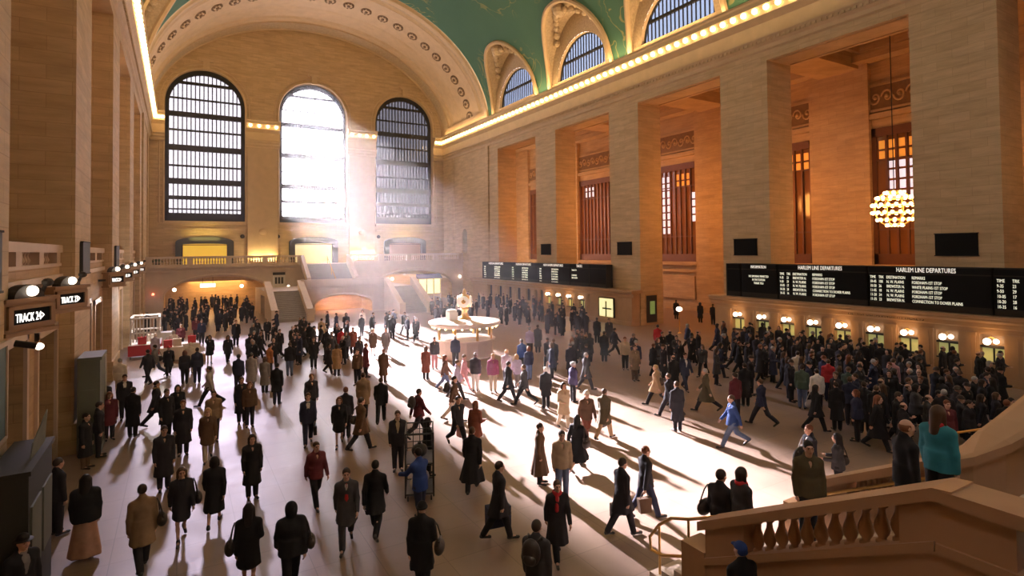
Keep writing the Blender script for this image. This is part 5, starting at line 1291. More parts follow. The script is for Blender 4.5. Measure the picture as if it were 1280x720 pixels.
P(315, 543, 170, 'stand', 'long', 'black', 'bob', 'dark', 'black', 'person in straight black coat standing left of the maroon jacket', scale=W)
P(364, 628, -8, 'walk', 'puffer', 'black', 'hood', 'c:black', 'black', 'hooded person in black from behind with bag under the right arm, bottom centre left', bag=('shoulder', 'R', 'leather', 'dark bag under the arm of the hooded person'))
P(395, 552, 160, 'walk', 'jacket', 'maroon', 'short', 'brown', 'black', 'person in dark maroon jacket and black trousers walking left of the grey overcoat', scale=W)
P(433, 585, 180, 'walk', 'knee', 'charcoal', 'short', 'dark', 'charcoal', 'man in charcoal overcoat and red tie walking straight towards us', tie='red', shirt='lightgrey')
P(469, 576, 10, 'stride', 'knee', 'black', 'short', 'black', 'black', 'man in black overcoat striding away beside the charcoal overcoat')
P(525, 561, -40, 'push', 'jacket', 'cobalt', 'short', 'black', 'navy', 'worker in blue jacket leaning on the wire trolley')
P(527, 628, 15, 'step', 'knee', 'black', 'beanie', 'c:black', 'black', 'person in black coat and knit hat at the bottom edge below the blue jacket', bag=('shoulder', 'R', 'leather', 'black shoulder bag below the blue jacketed worker'))
P(623, 577, 70, 'carry', 'knee', 'ink', 'short', 'dark', 'black', 'man in dark coat carrying a large blue case, centre bottom', bag=('case', 'L', 'navy', 'large blue grey case carried by the man in the dark coat'))
P(696, 600, 165, 'walk', 'long', 'ink', 'short', 'brown', 'black', 'woman in long dark coat with red scarf facing us, right of centre', scale=W, scarf='red')
P(670, 651, 20, 'stand', 'jacket', 'charcoal', 'short', 'dark', 'black', 'person in dark jacket from behind at the bottom edge under the red scarf', bag=('backpack', 'L', 'leather', 'dark backpack at the bottom edge under the red scarf'))
P(777, 573, 55, 'carry', 'knee', 'ink', 'short', 'dark', 'ink', 'man in dark overcoat with a black bag in the bright pool of sun', bag=('briefcase', 'L', 'leather', 'black briefcase of the man in the dark overcoat in the sun'))
P(806, 558, 60, 'walk', 'jacket', 'ink', 'short', 'auburn', 'navy', 'person in dark jacket with auburn hair carrying a small brown bag', bag=('tote', 'R', 'brown', 'small brown carrier bag near the brass rail'))
P(590, 534, 5, 'walk', 'full', 'black', 'short', 'brown', 'black', 'person in wide black coat seen from behind at the centre')
P(594, 501, 40, 'step', 'knee', 'rust', 'bob', 'auburn', 'ink', 'red haired woman in rust coat just above the wide black coat', scale=W)
P(572, 495, 150, 'stride', 'jacket', 'ink', 'short', 'dark', 'black', 'striding person in dark jacket with a pink bag left of the rust coat', bag=('tote', 'L', 'pink', 'pink carrier bag of the striding person'))
P(534, 522, 70, 'stand', 'long', 'black', 'bob', 'black', 'black', 'person in long black coat in profile just right of the wire trolley', scale=W)
P(497, 513, 178, 'stand', 'suit', 'ink', 'short', 'brown', 'ink', 'man facing us with open dark jacket and tan shirt behind the wire trolley', shirt='beige')
P(523, 486, 60, 'stride', 'jacket', 'maroon', 'short', 'dark', 'ink', 'striding person in maroon jacket with black backpack at centre', bag=('backpack', 'L', 'leather', 'black backpack on the person in maroon jacket'))
P(476, 472, 5, 'walk', 'suit', 'black', 'short', 'brown', 'black', 'man in black suit walking away left of the maroon backpacker')
P(451, 497, 60, 'walk', 'knee', 'brown', 'short', 'dark', 'ink', 'person in brown coat with dark bag left of the black suited man', bag=('shoulder', 'L', 'leather', 'dark bag of the person in the brown coat'))
P(424, 496, 178, 'walk', 'knee', 'black', 'bob', 'auburn', 'bare', 'woman in black coat with reddish hair facing us, left of the brown coat', scale=W)
P(432, 484, 10, 'stand', 'jacket', 'ink', 'short', 'auburn', 'ink', 'person in dark jacket behind the reddish haired woman')
P(385, 491, 178, 'carry', 'suit', 'navy', 'short', 'brown', 'navy', 'man in navy suit, white shirt and tie walking towards us with two cases', tie='navy', bag=('briefcase', 'L', 'leather', 'black case in the hand of the man in the white shirt'))
P(389, 467, 160, 'stand', 'jacket', 'ink', 'short', 'auburn', 'ink', 'person in dark jacket behind the man in navy suit')
P(454, 466, 0, 'stand', 'knee', 'trench', 'short', 'dark', 'ink', 'person from behind in fawn coat above the brown coat')
P(479, 436, 20, 'stand', 'long', 'brown', 'short', 'auburn', 'brown', 'slim person in long reddish brown coat alone on the bright floor', scale=W)
P(421, 430, 15, 'stand', 'long', 'tan', 'bob', 'dark', 'ink', 'person in long tan coat from behind, left of centre', scale=W)
P(392, 421, 175, 'stand', 'knee', 'black', 'short', 'brown', 'black', 'person in black coat facing us left of the long tan coat')
P(411, 429, 130, 'walk', 'knee', 'ink', 'bob', 'black', 'ink', 'striding person in dark coat touching the left of the tan coat', scale=W)
P(362, 428, 10, 'stand', 'jacket', 'black', 'short', 'brown', 'jeans', 'person in black jacket and light blue jeans seen from behind')
P(346, 454, 20, 'stand', 'knee', 'black', 'short', 'black', 'navy', 'person in black coat holding a white bag, left of the blue jeans', bag=('tote', 'L', 'white', 'white carrier bag left of the navy suited man'))
P(331, 446, 30, 'stand', 'long', 'grey', 'bob', 'brown', 'ink', 'person in long grey coat left of the white carrier bag', scale=W)
P(337, 430, 60, 'stand', 'jacket', 'orange', 'short', 'dark', 'ink', 'person in orange jacket behind the long grey coat')
P(449, 420, 140, 'stand', 'jacket', 'ink', 'short', 'dark', 'ink', 'person in dark jacket in the close group left of the brown coat')
P(457, 429, 70, 'stand', 'knee', 'maroon', 'short', 'auburn', 'ink', 'person in maroon coat in the close group at centre left')
P(447, 436, 200, 'stand', 'jacket', 'brown', 'short', 'dark', 'black', 'person in brown jacket in the close group above the fawn coat')
P(427, 410, 10, 'stand', 'jacket', 'red', 'short', 'dark', 'jeans', 'person in dark red jacket behind the tan coat')
P(441, 409, 170, 'stand', 'knee', 'rust', 'short', 'auburn', 'ink', 'person in rust coat facing us beyond the close group')
P(466, 411, 175, 'stand', 'knee', 'brown', 'bob', 'blond', 'bare', 'blonde haired woman in brown coat in the hazy light', scale=W)
P(482, 410, 175, 'walk', 'knee', 'grey', 'short', 'brown', 'grey', 'person in grey coat farther right in the hazy light')
P(453, 387, 170, 'stand', 'long', 'cream', 'bob', 'brown', 'cream', 'person in pale cream coat before the stair arch', scale=W)
P(402, 398, 20, 'stand', 'knee', 'tan', 'short', 'dark', 'ink', 'person in short tan coat below the stair parapet')
P(532, 433, 20, 'stand', 'long', 'rust', 'bob', 'brown', 'ink', 'woman in long rust coat left of the information booth', scale=W)
P(543, 421, 170, 'stand', 'jacket', 'charcoal', 'short', 'dark', 'pink', 'person in dark jacket close to the left side of the booth')
P(569, 419, 10, 'stand', 'jacket', 'navy', 'bald', 'grey', 'charcoal', 'man in blue grey jacket standing at the booth counter')
P(556, 444, 100, 'walk', 'jacket', 'brown', 'long', 'auburn', 'jeans', 'woman with long auburn hair walking in front of the booth', scale=W)
P(571, 450, 90, 'walk', 'jacket', 'lilac', 'short', 'brown', 'charcoal', 'person in pale lilac jacket in front of the booth')
P(580, 443, 90, 'walk', 'jacket', 'pink', 'short', 'brown', 'pink', 'pale pink clad person just behind the lilac jacket', scale=W)
P(594, 441, 15, 'stand', 'jacket', 'charcoal', 'short', 'brown', 'white', 'person in charcoal jacket and white trousers before the booth')
P(616, 442, 170, 'stand', 'jacket', 'magenta', 'short', 'blond', 'cream', 'person in magenta jacket and pale trousers by the booth')
P(633, 437, 20, 'stand', 'jacket', 'lightgrey', 'short', 'blond', 'charcoal', 'fair haired person in light grey jacket right of the magenta jacket')
P(635, 452, 60, 'walk', 'knee', 'ink', 'short', 'dark', 'ink', 'person in dark coat just below the light grey jacket')
P(567, 470, 90, 'walk', 'jacket', 'brown', 'short', 'dark', 'cream', 'person in brown jacket with dark backpack below the auburn haired woman', bag=('backpack', 'L', 'leather', 'dark backpack on the brown jacket at centre'))
# ---- right of the booth
P(682, 459, -20, 'stand', 'knee', 'ink', 'cap', 'c:white', 'ink', 'person in dark coat and white cap right of the booth', scale=W)
P(655, 456, -70, 'stride', 'jacket', 'charcoal', 'short', 'brown', 'black', 'striding person in charcoal jacket left of the white cap')
P(646, 443, -30, 'walk', 'jacket', 'lilac', 'bob', 'blond', 'grey', 'blonde person in lilac coat right of the booth', scale=W)
P(661, 433, -30, 'stand', 'jacket', 'navy', 'bob', 'auburn', 'jeans', 'auburn haired person in navy jacket beyond the lilac coat', scale=W)
P(652, 424, -30, 'stand', 'jacket', 'blue', 'short', 'dark', 'ink', 'person in blue jacket beyond the auburn haired person')
P(716, 453, 60, 'stand', 'puffer', 'purple', 'fur', 'c:lightgrey', 'ink', 'person in purple padded coat and pale fur hat', scale=W)
P(732, 441, 60, 'walk', 'knee', 'charcoal', 'short', 'grey', 'charcoal', 'grey haired person in dark coat just behind the purple coat')
P(733, 488, 160, 'walk', 'jacket', 'brown', 'beanie', 'c:cream', 'rust', 'person in brown jacket and pale knit hat below the purple coat')
P(755, 486, 30, 'walk', 'knee', 'olive', 'short', 'brown', 'tan', 'person in olive grey coat walking right of the pale knit hat', bag=('tote', 'L', 'leather', 'dark carrier bag of the person in the olive grey coat'))
P(704, 478, 150, 'step', 'knee', 'beige', 'bob', 'dark', 'cream', 'person in pale beige coat half hidden beside the black cloak', scale=W)
P(721, 519, 30, 'stride', 'full', 'black', 'long', 'black', 'bare', 'long haired woman in sweeping black coat at right of centre', scale=W, bag=('shoulder', 'R', 'leather', 'dark bag of the woman in sweeping black coat'))
P(702, 538, 170, 'stand', 'jacket', 'fur', 'short', 'dark', 'jeans', 'person in shaggy fawn jacket and jeans beside the sweeping black coat')
P(674, 529, 100, 'stand', 'full', 'brown', 'short', 'dark', 'black', 'slim person in long dark brown coat left of the shaggy jacket', scale=W)
P(820, 456, -70, 'stride', 'knee', 'tan', 'short', 'blond', 'ink', 'person in tan coat striding left with a brown bag', bag=('shoulder', 'R', 'brown', 'brown bag of the person in the tan coat'))
P(836, 467, -60, 'stride', 'jacket', 'ink', 'short', 'brown', 'ink', 'person in dark jacket striding left just behind the tan coat')
P(846, 477, -30, 'stand', 'long', 'ink', 'short', 'brown', 'ink', 'person in long dark coat standing in front of the striding pair')
P(842, 444, -30, 'stand', 'knee', 'black', 'bald', 'dark', 'black', 'person in black coat behind the striding pair')
P(856, 441, 150, 'walk', 'suit', 'navy', 'short', 'dark', 'navy', 'man in navy suit and pale shirt behind the striding pair')
P(882, 461, -80, 'stride', 'long', 'olive', 'short', 'grey', 'ink', 'grey haired person in olive coat striding left on the right side')
P(915, 494, -110, 'stride', 'jacket', 'blue', 'short', 'brown', 'jeans', 'person in blue jacket and jeans striding left in the bright light')
P(951, 474, -60, 'stride', 'jacket', 'navy', 'short', 'brown', 'ink', 'man in navy jacket and dark trousers striding, right of the blue jacket')
P(919, 466, -40, 'stand', 'jacket', 'maroon', 'short', 'dark', 'ink', 'person in dark maroon jacket behind the blue jacket')
P(931, 454, -20, 'stand', 'long', 'black', 'short', 'dark', 'black', 'person in long black coat behind the maroon jacket at right')
P(781, 421, 170, 'stand', 'jacket', 'beige', 'short', 'auburn', 'ink', 'person in beige top and dark trousers before the passage')
P(755, 414, 10, 'stand', 'long', 'black', 'short', 'dark', 'black', 'person in long black coat beyond the striped shadows')
P(768, 410, 60, 'stride', 'jacket', 'black', 'short', 'dark', 'black', 'striding person in black beside the long black coat')
P(793, 431, 150, 'stand', 'knee', 'trench', 'short', 'brown', 'brown', 'person in brown coat right of the beige top')
P(746, 397, 10, 'stand', 'knee', 'black', 'short', 'dark', 'black', 'person in black coat at the foot of the bright display case')
P(761, 398, 170, 'stand', 'knee', 'charcoal', 'short', 'dark', 'black', 'person in charcoal coat under the bright display case')
P(822, 406, 10, 'stand', 'jacket', 'red', 'short', 'black', 'ink', 'person in red jacket before the green lit doorway')
P(662, 409, 10, 'stand', 'jacket', 'lilac', 'short', 'dark', 'ink', 'person in lilac shirt in front of the far ticket office')
P(672, 406, 10, 'stand', 'long', 'charcoal', 'short', 'dark', 'ink', 'person in charcoal coat right of the lilac shirt')
# ---- near right
P(997, 439, 10, 'stand', 'jacket', 'cream', 'short', 'dark', 'cream', 'person all in cream from behind in front of the near ticket queue')
P(1035, 449, 10, 'stand', 'jacket', 'red', 'short', 'brown', 'navy', 'person in bright red jacket in the near ticket queue')
P(1002, 456, 10, 'stand', 'jacket', 'green', 'short', 'dark', 'jeans', 'person in dark green jacket and jeans below the cream clad person')
P(1021, 461, -20, 'stand', 'jacket', 'white', 'short', 'dark', 'ink', 'person in white top left of the red jacket')
P(1019, 481, 60, 'walk', 'knee', 'black', 'long', 'black', 'black', 'person in black coat with pale blue bag below the white top', scale=W, bag=('shoulder', 'L', 'lightgrey', 'pale blue grey bag in front of the near ticket queue'))
P(1062, 471, 10, 'stand', 'jacket', 'navy', 'short', 'brown', 'ink', 'person in blue grey jacket right of the pale bag')
P(1060, 459, 20, 'stand', 'jacket', 'green', 'beanie', 'c:brown', 'ink', 'person in knit hat behind the blue grey jacket')
P(1095, 482, 10, 'stand', 'long', 'black', 'short', 'brown', 'black', 'person in long black coat right of the blue grey jacket')
P(1116, 448, 30, 'stand', 'jacket', 'pink', 'short', 'brown', 'ink', 'person in pink jacket in the near ticket queue')
P(1012, 531, -120, 'stand', 'jacket', 'ink', 'short', 'auburn', 'black', 'person in dark jacket with white bag talking beyond the stair', bag=('shoulder', 'R', 'lightgrey', 'white shoulder bag beyond the near stair'))
P(1047, 542, -80, 'idle', 'jacket', 'charcoal', 'long', 'black', 'black', 'woman with long black hair holding her hand out beyond the stair', scale=W, bag=('shoulder', 'R', 'leather', 'black bag of the woman beyond the stair'))
# ---- on the near stair (z of the tread they stand on)
def stair_P(X, px, py, head, pz, coat, col, hair, hcol, leg, label, **k):
    bg = k.pop('bag', None); d = at(px, py, 2, 1.0); Y = X*d.y/d.x
    st_ = 2.63/16; z = math.ceil(max(0, min(2.63, (8.3-Y)*2.63/5.1))/st_-1e-6)*st_ - .01
    b = person_at(X, Y, head, pz, coat, col, hair, hcol, leg, label, z=z, fix=True, **k)
    if bg: bag(b, *bg)
stair_P(8.6, 900, 577, 35, 'stand', 'jacket', 'ink', 'short', 'dark', 'ink', 'man in dark jacket on the bottom steps with dark bag, behind the balustrade', bag=('shoulder', 'L', 'leather', 'dark bag hanging behind the man on the bottom steps'))
stair_P(8.55, 926, 598, 50, 'stand', 'jacket', 'charcoal', 'bob', 'dark', 'ink', 'woman with red scarf on the steps behind the balustrade', scale=.93, scarf='red')
stair_P(9.6, 1010, 571, 160, 'stand', 'jacket', 'olive', 'short', 'black', 'ink', 'man in dark olive jacket with backpack on the stair', bag=('backpack', 'L', 'leather', 'black backpack of the man on the stair'))
stair_P(9.4, 1131, 548, 60, 'stand', 'jacket', 'black', 'bald', 'auburn', 'ink', 'balding person in black coat higher on the stair')
stair_P(9.95, 1172, 522, 30, 'stand', 'jacket', 'teal', 'long', 'brown', 'ink', 'person in teal jacket with red scarf highest on the stair', scarf='red')
P(1183, 500, 150, 'stand', 'jacket', 'maroon', 'short', 'auburn', 'ink', 'person in dark maroon jacket beyond the stair at right')
d_ = at(927, 689, 2, 1.0); person_at(7.1, 7.1*d_.y/d_.x, -40, 'stand', 'jacket', 'black', 'cap', 'c:cobalt', 'black', 'person in blue cap at the bottom edge in front of the stair', scale=W, z=.5, fix=True)
P(1258, 500, 20, 'stand', 'jacket', 'black', 'short', 'auburn', 'black', 'person in black near the pale curve of the stair parapet')
# ---- left side, middle distance
P(130, 441, 10, 'stand', 'jacket', 'black', 'short', 'black', 'black', 'person in black from behind beside the tall cabinet')
P(150, 448, 20, 'stand', 'puffer', 'white', 'short', 'grey', 'cream', 'large person in white coat left of the craft stall')
P(156, 468, 178, 'stand', 'suit', 'black', 'short', 'dark', 'black', 'man in white shirt and dark tie near the left wall', tie='black')
P(136, 490, 170, 'stand', 'knee', 'maroon', 'bob', 'auburn', 'ink', 'woman in maroon coat near the left wall', scale=W)
P(116, 490, 90, 'stand', 'jacket', 'ink', 'short', 'dark', 'ink', 'person in dark jacket left of the maroon coat')
P(166, 484, 30, 'stand', 'long', 'black', 'short', 'black', 'black', 'person in long black coat right of the maroon coat')
P(195, 476, 80, 'walk', 'knee', 'ink', 'short', 'dark', 'ink', 'person in dark coat with fawn scarf at centre left', scarf='tan')
P(208, 486, 150, 'stand', 'knee', 'black', 'short', 'brown', 'black', 'person in black coat touching the fawn scarf')
P(222, 481, 170, 'stand', 'knee', 'black', 'bob', 'black', 'black', 'dark haired woman in black coat in the group at left', scale=W)
P(229, 500, 178, 'stand', 'long', 'ink', 'short', 'auburn', 'ink', 'ruddy faced person in long dark coat in the group at left')
P(267, 488, 178, 'stand', 'jacket', 'trench', 'short', 'dark', 'ink', 'person in fawn jacket behind the blonde woman')
P(262, 458, -70, 'stride', 'jacket', 'lightgrey', 'short', 'dark', 'black', 'striding person in light grey top and black trousers')
P(262, 419, 175, 'raise', 'knee', 'black', 'bob', 'black', 'bare', 'woman in black with a raised arm beyond the grey top', scale=W)
P(302, 471, 170, 'stand', 'long', 'black', 'short', 'brown', 'black', 'person in long black coat at the left edge of the bright floor')
P(312, 477, 175, 'stand', 'jacket', 'brown', 'bob', 'auburn', 'ink', 'person in brown jacket right of the long black coat', scale=W)
P(298, 443, 20, 'stand', 'jacket', 'navy', 'short', 'black', 'ink', 'person in navy jacket with hand baggage left of the grey coat')
P(314, 441, 20, 'stand', 'long', 'lightgrey', 'short', 'dark', 'grey', 'person in long pale grey coat at left of the orange jacket')
P(312, 417, 30, 'stand', 'knee', 'black', 'short', 'black', 'black', 'person in black coat behind the pale grey coat')
P(285, 419, 170, 'walk', 'knee', 'black', 'bob', 'dark', 'black', 'pair member in black coat right of the raised arm', scale=W)
P(295, 400, 170, 'stand', 'knee', 'black', 'short', 'auburn', 'black', 'tall person in black coat right of and behind the raised arm', scale=1.04)
P(252, 399, 178, 'stand', 'jacket', 'navy', 'short', 'brown', 'ink', 'person in navy facing us left of and behind the raised arm')
P(245, 396, 178, 'stand', 'jacket', 'maroon', 'short', 'brown', 'ink', 'person in maroon facing us at the edge of the far left crowd')
P(194, 431, -60, 'stride', 'jacket', 'grey', 'short', 'dark', 'jeans', 'striding person in grey jacket and light jeans before the craft stall', bag=('shoulder', 'R', 'leather', 'black shoulder bag before the craft stall'))
P(185, 437, -30, 'walk', 'jacket', 'ink', 'short', 'dark', 'ink', 'person in dark jacket left of the light jeans')
P(211, 432, 175, 'walk', 'knee', 'black', 'beanie', 'c:red', 'ink', 'person in black coat and red knit hat', scale=W)
P(231, 438, 0, 'stand', 'jacket', 'ink', 'bob', 'auburn', 'ink', 'left one of the pair seen from behind in dark jackets, right of the red hat', scale=W)
P(242, 435, 0, 'stand', 'jacket', 'navy', 'short', 'dark', 'navy', 'right one of the pair seen from behind in dark jackets, right of the red hat')
P(226, 405, 175, 'stand', 'jacket', 'maroon', 'short', 'grey', 'black', 'grey haired person in maroon jacket beyond the craft stall')
P(198, 393, 178, 'stand', 'jacket', 'charcoal', 'fedora', 'black', 'grey', 'person in hat and dark jacket beyond the craft stall')
P(184, 391, 178, 'stand', 'long', 'black', 'short', 'dark', 'black', 'person in long black coat left of the hatted person')
P(196, 417, 20, 'stand', 'jacket', 'lilac', 'cap', 'c:white', 'lightgrey', 'person in white cap and pale lilac among the stall goods', scale=W)
P(216, 414, 20, 'stand', 'jacket', 'white', 'bob', 'grey', 'white', 'white clad person among the stall goods', scale=W)
P(238, 428, 10, 'stand', 'puffer', 'white', 'short', 'white', 'cream', 'white haired person in white coat behind the dark jacketed pair', scale=W)
P(845, 375, 10, 'stand', 'long', 'black', 'short', 'black', 'black', 'person in long black coat standing alone in the passage')
P(875, 378, 20, 'stand', 'long', 'black', 'hood', 'c:black', 'black', 'hooded person in black by the mushroom lamp')
P(891, 380, 20, 'stand', 'jacket', 'ink', 'short', 'dark', 'black', 'person in dark jacket right of the mushroom lamp')

# ---- dense groups whose members nothing tells apart
DARK = ['black']*6+['ink']*4+['charcoal']*2+['navy']*2
def crowd(n, xs, ys_, label, group, cols=DARK, heads=(0, 360), poses=('stand', 'idle', 'stand', 'step', 'walk'), coats=('long', 'knee', 'jacket', 'knee', 'puffer'), keep=None, dmin=.56, zf=None):
    got = 0; tries = 0
    while got < n and tries < n*60:
        tries += 1
        px = RNG.uniform(*xs); py = RNG.uniform(*(ys_(px) if callable(ys_) else ys_)); x, y = head_xy(px, py)
        if keep and not keep(x, y): continue
        if any(math.hypot(x-a, y-b) < dmin for a, b, r in PLACED): continue
        person_at(x, y, RNG.uniform(*heads), str(RNG.choice(poses)), str(RNG.choice(coats)), str(RNG.choice(cols)), str(RNG.choice(['short', 'short', 'bob', 'short', 'beanie', 'long', 'bald'])), str(RNG.choice(['black', 'dark', 'dark', 'brown', 'auburn', 'grey'])), 'black', label, group, scale=float(RNG.uniform(.92, 1.03)), rad=.24, fix=True)
        got += 1
    return got
inhall = lambda x, y: -2.2 < x < 32.0 and y < 69 and not (7.2 < x < 23.6 and y > 55.3) and math.hypot(x-15.4, y-31.8) > 2.6
q = 'dark clad person in the packed queue before the near ticket office'
crowd(78, (892, 1268), lambda x: (402+(x-892)*.055, 440+(x-892)*.17), q, 'people queuing at the near ticket office', heads=(40, 130), keep=lambda x, y: inhall(x, y) and x < 31.9 and not (7 < x < 11.5 and y < 9))
crowd(30, (1045, 1262), lambda x: (450, 500), q, 'people queuing at the near ticket office', heads=(0, 360), keep=lambda x, y: inhall(x, y) and x > 15)
crowd(22, (313, 385), lambda x: (388, 425), 'dark clad person in the close crowd before the left stair', 'crowd before the left stair', heads=(100, 300), keep=inhall)
crowd(14, (680, 738), lambda x: (408, 430), 'dark clad person in the knot of people right of the booth', 'knot of people right of the booth', heads=(0, 360), keep=inhall)
crowd(14, (792, 880), lambda x: (404, 432), 'dark clad person in the group before the passage', 'group before the passage', heads=(0, 360), keep=inhall)
crowd(14, (392, 520), lambda x: (384, 400), 'dark clad person in the haze before the stairs', 'hazy people before the stairs', heads=(0, 360), keep=inhall)
crowd(12, (372, 440), lambda x: (398, 420), 'dark clad person in the loose group left of centre', 'loose group left of centre', heads=(0, 360), keep=inhall)
# the rest of the crowd, too far and too dense to count
def crowd_mass(n, xs, ys_, keep):
    vs = []; fs = []; off = 0; got = 0; tries = 0
    def arr(me):
        v = np.zeros(len(me.vertices)*3); me.vertices.foreach_get('co', v); f = np.zeros(len(me.loops), int); me.loops.foreach_get('vertex_index', f); return v.reshape(-1, 3), f.reshape(-1, 4)
    kinds = [('stand', 'long', 'short'), ('stand', 'knee', 'bob'), ('idle', 'jacket', 'short')]
    base = []; keepc = dict(_cache); _cache.clear(); LOW[0] = 3.2
    for pz, ct, hr in kinds:
        parts_ = [(arr(cached(coat_mesh, pz, ct)), 0, 0), (arr(cached(trouser_mesh, pz)), 0, 0), (arr(cached(body_mesh, pz)), 1, 0), (arr(cached(hair_mesh, hr)), 0, POSES[pz]['head'])]
        base.append(parts_)
    LOW[0] = 1.0; _cache.clear(); _cache.update(keepc)
    mi = []
    while got < n and tries < n*80:
        tries += 1; px = RNG.uniform(*xs); py = RNG.uniform(*ys_); x, y = head_xy(px, py)
        if not keep(x, y) or any(math.hypot(x-a, y-b) < .5 for a, b, r in PLACED): continue
        PLACED.append((x, y, .24)); a = RNG.uniform(0, 6.28); s = RNG.uniform(.92, 1.03); R_ = np.array([[math.cos(a), -math.sin(a), 0], [math.sin(a), math.cos(a), 0], [0, 0, 1]])*s
        for (v, f), m_, o in base[got % 3]: vs.append((v+o)@R_.T+np.array([x, y, 0])); fs.append(f+off); off += len(v); mi += [m_]*len(f)
        got += 1
    me = bpy.data.meshes.new('crowd'); me.from_pydata(np.concatenate(vs).tolist(), [], np.concatenate(fs).tolist()); me.materials.append(M['c_ink']); me.materials.append(M['skin']); me.polygons.foreach_set('material_index', mi); me.polygons.foreach_set('use_smooth', [True]*len(mi))
    return inst(me, 'crowd')
tag(crowd_mass(66, (205, 318), (358, 402), lambda x, y: x > -2.0 and y < 78.5 and y > 52 and not (7.2 < x < 24 and y > 55) and (y < 69.2 or -1 < x < 9.2)), 'dense dark crowd filling the passage under the left arch', 'crowd', None, 'stuff')
tag(crowd_mass(78, (536, 735), (364, 402), lambda x, y: inhall(x, y) and x < 32 and not (7 < x < 24 and y > 54) and (x > 24 or y > 44)), 'dense far crowd from the stairs to the far ticket office', 'crowd', None, 'stuff')
tag(crowd_mass(46, (895, 1268), (400, 440), lambda x, y: inhall(x, y) and x > 26 and x < 32.1), 'dense dark rows of the crowd pressed against the near ticket windows', 'crowd', None, 'stuff')
for o in list(COL.objects):
    if '_pose' in o: del o['_pose']
# ================================================================== LIGHT, SKY, HAZE
SUN_AZ, SUN_EL = math.radians(2.8), math.radians(21.3)
sund = Vector((math.sin(SUN_AZ)*math.cos(SUN_EL), math.cos(SUN_AZ)*math.cos(SUN_EL), math.sin(SUN_EL)))   # towards the sun
ld = bpy.data.lights.new('sun', 'SUN'); ld.energy = 220; ld.angle = math.radians(2.4); ld.color = (1, .92, .95)
lo = bpy.data.objects.new('sun', ld); COL.objects.link(lo); lo.rotation_euler = sund.to_track_quat('Z', 'Y').to_euler(); lo.location = (20, 120, 60)
l2 = bpy.data.lights.new('sun_aureole', 'SUN'); l2.energy = 6; l2.angle = math.radians(11); l2.color = (1, .91, .93)
o2 = bpy.data.objects.new('sun_aureole', l2); COL.objects.link(o2); o2.rotation_euler = lo.rotation_euler; o2.location = (24, 120, 60)
def area(name, loc_, size, direction, energy, col, sy=None, spread=math.pi):
    l = bpy.data.lights.new(name, 'AREA'); l.energy = energy; l.color = col; l.size = size; l.spread = spread
    if sy: l.shape = 'RECTANGLE'; l.size_y = sy
    o = bpy.data.objects.new(name, l); COL.objects.link(o); o.location = loc_; o.rotation_euler = Vector(direction).to_track_quat('-Z', 'Y').to_euler(); return o
def point(name, loc_, energy, col, r=.3):
    l = bpy.data.lights.new(name, 'POINT'); l.energy = energy; l.color = col; l.shadow_soft_size = r
    o = bpy.data.objects.new(name, l); COL.objects.link(o); o.location = loc_; return o
WARM = (1, .62, .27); TUNG = (1, .37, .075)
# bulb rows on the cornices
for X, s in ((XR, 1), (XL, -1)):
    for y0, y1, e in ((4, 28, .45), (28, 52, 1), (52, 75, .32)):
        o = area('cornice_light', (X-s*.55, (y0+y1)/2, 23.2), .3, (-s*.36, 0, .93), 1500*e, WARM, y1-y0)
        # long side along y
        z = -Vector((-s*.36, 0, .93)).normalized(); yv = Vector((0, 1, 0)); xv = yv.cross(z).normalized()
        mm = Matrix((xv, yv, z)).transposed().to_4x4(); mm.translation = o.location; o.matrix_world = mm
for X, s in ((XR, 1), (XL, -1)):  # added unseen spots, a warm fill on the nave walls
    for k in range(8):
        y = 15+8.4*k; l = bpy.data.lights.new('cornice_fill', 'SPOT'); l.energy = 1150*(.4 if k < 2 else .55 if k > 5 else 1); l.color = (1, .63, .27); l.shadow_soft_size = 0; l.spot_size = math.radians(165); l.spot_blend = 1
        o = bpy.data.objects.new('cornice_fill', l); COL.objects.link(o); o.location = (X-s*1.1, y, 22.3); o.rotation_euler = Vector((-s, 0, -.42)).to_track_quat('-Z', 'Y').to_euler()
# lamps of the side gallery
for k in range(5):
    n, f = opening(k); c = (n+f)/2
    point('gallery_lamp', (40.5, c, 9.0 if k == 3 else 10.5), [1350, 1350, 1350, 1200, 400][k], TUNG, 1.1)
    point('left_gallery_lamp', (XL-1.4, c, 16.5), [110, 100, 80, 45, 20][k], (1, .5, .2), .4)
# ticket window lamps
for y in (25.1, 21.5, 18.1, 14.8, 11.3): point('ticket_lamp', (XT-.35, y, 1.95), 30, (1, .50, .16), .2)
for y in (47.8, 44.2): point('ticket_lamp', (XT-.35, y, 1.95), 30, (1, .50, .16), .2)
area('passage_light', (4.1, BF+5, 3.6), 6, (0, -.3, -1), 1300, (1, .5, .16), 5)
area('passage_light', (26.7, BF+5, 3.6), 6, (0, -.3, -1), 500, (1, .55, .25), 5)
area('stair_arch_light', (15.35, 63, 1.75), 3, (0, .3, -1), 420, (1, .5, .22), 2)
for x in (WC-WS/2, WC+WS/2):
    for s in (-.8, .8): 
        l = point('uplight_lamp', (x+s, YE-.9, 5.9), 190, (1, .72, .32), .15)
for i in range(3): area('door_glow', (WC+(i-1)*WS-.1, YE-1.2, 8.2), 3, (0, .5, 1), 60, (1, .75, .2), .4)
point('stall_fill', (-1.2, 42.6, 3.6), 450, (1, .9, .85), .3)  # added fill without a fixture, brightens the stall
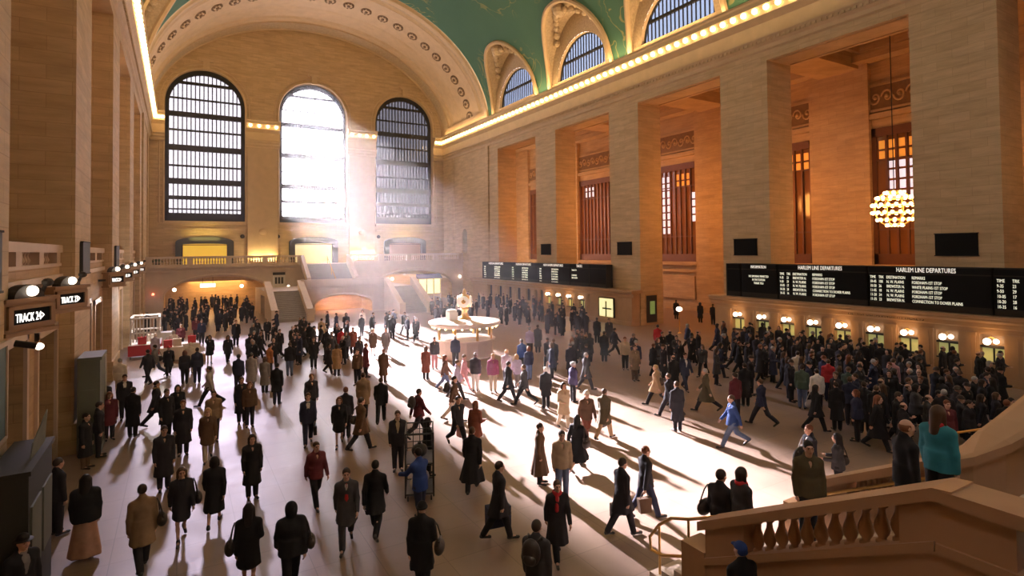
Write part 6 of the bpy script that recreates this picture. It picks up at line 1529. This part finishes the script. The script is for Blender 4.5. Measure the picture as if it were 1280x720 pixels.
# sky, brighter round the sun
wd = bpy.data.worlds.new('sky'); SC.world = wd; wd.use_nodes = True; nt = wd.node_tree; nt.nodes.clear()
ou = nd(nt, 'ShaderNodeOutputWorld'); bg = nd(nt, 'ShaderNodeBackground'); nt.links.new(bg.outputs[0], ou.inputs[0])
tc = nd(nt, 'ShaderNodeTexCoord'); dt = nd(nt, 'ShaderNodeVectorMath', operation='DOT_PRODUCT'); nt.links.new(tc.outputs['Generated'], dt.inputs[0]); dt.inputs[1].default_value = sund
mx = nd(nt, 'ShaderNodeMath', operation='MAXIMUM'); nt.links.new(dt.outputs['Value'], mx.inputs[0]); mx.inputs[1].default_value = 0
pw = nd(nt, 'ShaderNodeMath', operation='POWER'); nt.links.new(mx.outputs[0], pw.inputs[0]); pw.inputs[1].default_value = 60
m1 = nd(nt, 'ShaderNodeMath', operation='MULTIPLY_ADD'); nt.links.new(pw.outputs[0], m1.inputs[0]); m1.inputs[1].default_value = 4.0; m1.inputs[2].default_value = 8.5
bg.inputs[0].default_value = (.93, .92, 1.0, 1); nt.links.new(m1.outputs[0], bg.inputs[1])
# dusty air
hz = MB(); hz.box(XL-4, YW-1, -.6, XB+3, YE+1.5, 41)
hm = bpy.data.materials.new('dusty_air'); hm.use_nodes = True; nt = hm.node_tree; nt.nodes.clear()
ou = nd(nt, 'ShaderNodeOutputMaterial'); vs = nd(nt, 'ShaderNodeVolumeScatter'); vs.inputs['Color'].default_value = (1, .97, .98, 1); vs.inputs['Anisotropy'].default_value = .65
tc = nd(nt, 'ShaderNodeTexCoord'); sx_ = nd(nt, 'ShaderNodeSeparateXYZ'); nt.links.new(tc.outputs['Object'], sx_.inputs[0])
mr = nd(nt, 'ShaderNodeMapRange'); mr.interpolation_type = 'SMOOTHSTEP'; mr.inputs[1].default_value = 14; mr.inputs[2].default_value = 48; mr.inputs[3].default_value = .0004; mr.inputs[4].default_value = .00095
nt.links.new(sx_.outputs[1], mr.inputs[0])
mz = nd(nt, 'ShaderNodeMapRange'); mz.interpolation_type = 'SMOOTHSTEP'; mz.inputs[1].default_value = 8; mz.inputs[2].default_value = 24; mz.inputs[3].default_value = 1.15; mz.inputs[4].default_value = .22
nt.links.new(sx_.outputs[2], mz.inputs[0]); mm_ = nd(nt, 'ShaderNodeMath', operation='MULTIPLY'); nt.links.new(mr.outputs[0], mm_.inputs[0]); nt.links.new(mz.outputs[0], mm_.inputs[1]); nt.links.new(mm_.outputs[0], vs.inputs['Density'])
nt.links.new(vs.outputs[0], ou.inputs['Volume'])
tag(hz.build('haze', hm), 'thin sunlit haze filling the hall', 'haze', None, 'stuff')
# renderer
SC.view_settings.view_transform = 'Standard'; SC.view_settings.look = 'None'; SC.view_settings.gamma = 1; SC.view_settings.exposure = -0.18; SC.view_settings.use_curve_mapping = False
cy = SC.cycles
cy.max_bounces = 6; cy.diffuse_bounces = 4; cy.glossy_bounces = 3; cy.transparent_max_bounces = 16; cy.volume_bounces = 0; cy.volume_step_rate = 4; cy.volume_max_steps = 64
cy.sample_clamp_indirect = 6; cy.use_denoising = True; cy.caustics_reflective = False; cy.caustics_refractive = False
